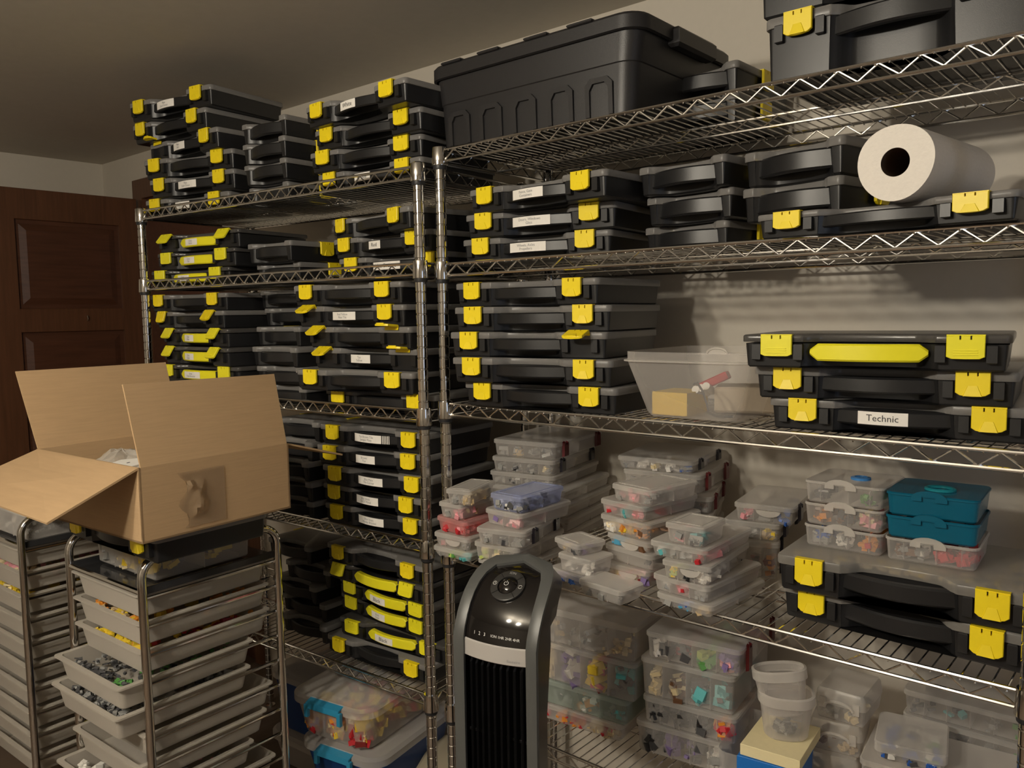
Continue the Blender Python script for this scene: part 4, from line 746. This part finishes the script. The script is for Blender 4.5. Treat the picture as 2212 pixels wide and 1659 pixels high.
# ---------------------------------------------------------------- clear boxes left of the door leaf
for k in range(7):
    clear_box('clear box left of the door, %s of its stack from the top' % ORD[min(k, 5)] if k < 6 else 'clear box left of the door, lowest of its stack', -2.60, -.40, 1.24 - .115 * k, 1.352 - .115 * k, .30, .34, PI / 2 - .0, (('grey', 'white'), ('sky', 'grey'), ('grey',)), what='grey and pale blue bits in the %s clear box left of the door' % (ORD[k] if k < 6 else 'lowest'), seed=400 + k, group='clear boxes left of the door', nd=2, per=14, size=.02)
st = thing('side_table', 'dark stand carrying the clear boxes left of the door', 'table', (-2.70, -.25, FZ)); 
MB().bbox(-.17, .13, -.18, .18, .585, .615).obj('table_top', WOOD, st)
for sx in (-.155, .115):
    for sy in (-.165, .165): MB().bbox(sx - .015, sx + .015, sy - .015, sy + .015, 0, .585).obj('leg', WOOD, st)
# ---------------------------------------------------------------- tower fan
FN = thing('tower_fan', 'black and grey tower fan standing before the racks', 'fan', (0.418, -.300, FZ), .20)
zf = lambda z: z - FZ
prof = [(.0, 0.03), (.0, .4), (.0, .70), (.0, zf(.760)), (.0, zf(.795))]            # (y, z) of the front face, bottom to top
for k in range(1, 10):
    a = math.radians(9.0 * k); prof.append((.120 - .120 * math.cos(a) + .030 * k / 9, zf(.795) + .120 * math.sin(a)))
ymax = prof[-1][0]
def halfw(i, o):                                      # half width along the profile: straight, then a round-topped arch
    n0, n1 = 5, len(prof) - 1
    base = (.0845 if o else .0635)
    end = n1 if o else n1 - 1
    if i <= n0: return base
    f = (i - n0) / (end - n0); 
    return base * max(0.0, 1 - max(0, f) ** 4.2) ** .42 if f <= 1 else 0
NP = len(prof)
bow = lambda x, w: -.010 * (1 - (x / w) ** 2) if w > 0 else 0
outer = [(-halfw(i, 1), *prof[i]) for i in range(NP)] + [(halfw(i, 1), *prof[i]) for i in range(NP - 2, -1, -1)]
inner = [(-halfw(i, 0), prof[i][0] - .001, prof[i][1]) for i in range(NP - 1)] + [(halfw(i, 0), prof[i][0] - .001, prof[i][1]) for i in range(NP - 2, -1, -1)]
# grey rim: outer arch loop to inner arch loop with a raised lip
inn2 = inner[:NP - 1] + [((0, inner[NP - 2][1] + .002, inner[NP - 2][2] + .004))] + inner[NP - 1:]
def lift(p, d):
    x, y, z = p; f = max(0, (z - zf(.795)) / .124); return (x, y - d * (1 - f), z + d * f)
m = MB(); n = len(outer)
m.loft([outer, [lift(p, .008) for p in outer], [lift(p, .010) for p in [(a[0] * .5 + b[0] * .5, a[1] * .5 + b[1] * .5, a[2] * .5 + b[2] * .5) for a, b in zip(outer, inn2)]], [lift(p, .006) for p in inn2], inn2], False, False, False)
m.obj('rim', FANG, FN, True)
# shell behind the rim
def back(p, f):
    x, y, z = p; w = zf(.79); d = .150 if z > zf(.80) else (.125 if z > zf(.74) else .105)
    return (x * (1 - .42 * f), y + (d - min(y, d) * .55) * f, z - (.055 * f if z > zf(.80) else 0) * max(0, (z - zf(.80)) / .12))
m = MB(); m.loft([outer, [back(p, .5) for p in outer], [back(p, .9) for p in outer], [back((p[0] * .75, p[1], p[2]), 1.0) for p in outer]], False, False, False)
bl = [back((p[0] * .75, p[1], p[2]), 1.0) for p in outer]; m.add(bl, [(i, i + 1, n - 2 - i, n - 1 - i) for i in range(n // 2)]); m.obj('shell', FANB, FN, True)
# console, silver band, grille
def face(name, i0, i1, mt, dy=0, sub=10, t0=0.0, t1=1.0):
    m = MB(); rows = []
    for i in range(i0, i1 + 1):
        w = halfw(i, 0); y, z = prof[i]; rows.append([lift((w * s, y + bow(w * s, max(w, .03)) * (w / .0635) + dy, z), 0) for s in [-1 + 2 * k / sub for k in range(sub + 1)]])
    nn = sub + 1; m.add([p for r in rows for p in r], [(a * nn + k, a * nn + k + 1, (a + 1) * nn + k + 1, (a + 1) * nn + k) for a in range(len(rows) - 1) for k in range(sub)]); return m.obj(name, mt, FN, True)
face('console', 4, NP - 2, GLOSS)
m = MB(); rows = []
for z in (zf(.762), zf(.764), zf(.793), zf(.795)): rows.append([(.0635 * s, bow(.0635 * s, .0635) - (.0025 if zf(.763) < z < zf(.794) else .0), z) for s in [-1 + k / 6 for k in range(13)]])
m.add([p for r in rows for p in r], [(a * 13 + k, a * 13 + k + 1, (a + 1) * 13 + k + 1, (a + 1) * 13 + k) for a in range(3) for k in range(12)]); m.obj('silver_band', SILVER, FN, True)
MB().bbox(-.063, .063, .022, .028, .03, zf(.762)).obj('grille_back', FANB, FN)
for k in range(9):
    x = -.052 + .013 * k; b = bow(x, .0635)
    MB().loft([[(x - .0022, b + .003, z), (x, b - .001, z), (x + .0022, b + .003, z), (x + .0012, b + .020, z), (x - .0012, b + .020, z)] for z in (.03, zf(.752))] + [[(x - .0022, b + .012, zf(.762)), (x, b + .010, zf(.762)), (x + .0022, b + .012, zf(.762)), (x + .0012, b + .022, zf(.762)), (x - .0012, b + .022, zf(.762))]]).obj('grille_slat', FANB, FN)
for z in (zf(.62), zf(.49), zf(.36), zf(.23), zf(.1)): MB().bbox(-.062, .062, .006, .012, z - .003, z + .003, .0008).obj('grille_brace', FANB, FN)
q = MB(); q.lathe([(.13, 0), (.135, .006), (.12, .022), (.05, .034)], 32, (0, .06)); q.obj('base', FANB, FN, True)
# controls on the sloping console
def on_console(i, f, off=.0):
    (y0, z0), (y1, z1) = prof[i], prof[i + 1]; d = Vector((0, y1 - y0, z1 - z0)).normalized(); nrm = Vector((0, -d.z, d.y))
    p = Vector((0, y0 + (y1 - y0) * f + bow(0, .0635) * halfw(i, 0) / .0635, z0 + (z1 - z0) * f)); M_ = Matrix((Vector((1, 0, 0)), d, nrm)).transposed().to_4x4(); M_.translation = p + nrm * off; return M_
ctr = on_console(9, .3, .0)
def put(m, name, mt, mm, smooth=True):
    m.v = [tuple(mm @ Vector(p)) for p in m.v]; return m.obj(name, mt, FN, smooth)
put(MB().lathe([(.0330, -.002), (.0330, .0022), (.0315, .0030), (.0195, .0030), (.0190, -.001)], 36, (0, 0), False, False), 'button_ring', mat('button_grey', (.035, .034, .033), .3), ctr)
put(MB().lathe([(.0185, -.002), (.0180, .002), (.0155, .0042), (.0120, .0070), (.006, .0085), (.0005, .0090)], 32), 'power_button', GLOSS, ctr)
for a in (45, 135, 225, 315):
    c, s = math.cos(math.radians(a)), math.sin(math.radians(a)); put(MB().loft([[(c * r - s * w, s * r + c * w, .0033) for r, w in ((.0195, -.0005), (.033, -.0005), (.033, .0005), (.0195, .0005))], [(c * r - s * w, s * r + c * w, .0036) for r, w in ((.0195, -.0005), (.033, -.0005), (.033, .0005), (.0195, .0005))]]), 'button_gap', FANB, ctr)
def arcpath(r, a0, a1, cx=0, cy=0, z=.0): return [(cx + r * math.cos(math.radians(a0 + (a1 - a0) * k / 14)), cy + r * math.sin(math.radians(a0 + (a1 - a0) * k / 14)), z) for k in range(15)]
q = MB(); q.tube(arcpath(.0042, 125, 415, 0, -.001, .0094), .0005, 5); q.tube([(0, .0005, .0094), (0, .005, .0094)], .0005, 5); put(q, 'power_symbol', WHITE, ctr)
q = MB(); q.tube(arcpath(.0036, 0, 350, -.026, 0, .0036), .0004, 5); q.tube([(-.026, .002, .0036), (-.026, 0, .0036), (-.0245, 0, .0036)], .0004, 5); put(q, 'timer_symbol', WHITE, ctr)
q = MB(); q.tube(arcpath(.0034, 20, 170, .026, 0, .0036), .0004, 5); q.tube(arcpath(.0034, 200, 350, .026, 0, .0036), .0004, 5); put(q, 'swing_symbol', WHITE, ctr)
def fan_text(body, size, x, i, f, mt, mm=None):
    vs, fs = text_mesh(body, size); q = MB(); q.add([(x + v[0], v[1], 0) for v in vs], fs); q.v = [tuple((mm or on_console(i, f, .0012)) @ Vector((p[0], p[1], bow(0, .0635) * 0 + (.010 * (p[0] / .0635) ** 2) * -1))) for p in q.v]; q.obj('print', mt, FN)
fan_text('ION', .0075, 0, 10, .55, GREYINK, ctr @ Matrix.Translation((0, .0265, .0034)))
fan_text('1   2   3', .0085, -.030, 4, .75, WHITE, on_console(4, .75, .0016))
fan_text('ION 1HR 2HR 4HR', .0068, .022, 4, .75, WHITE, on_console(4, .75, .0016))
fan_text('Bionaire', .0072, .040, 3, .5, GREYINK, Matrix.Translation((0, bow(0, 1) - .0030, zf(.771))) @ Matrix.Rotation(PI / 2, 4, 'X'))
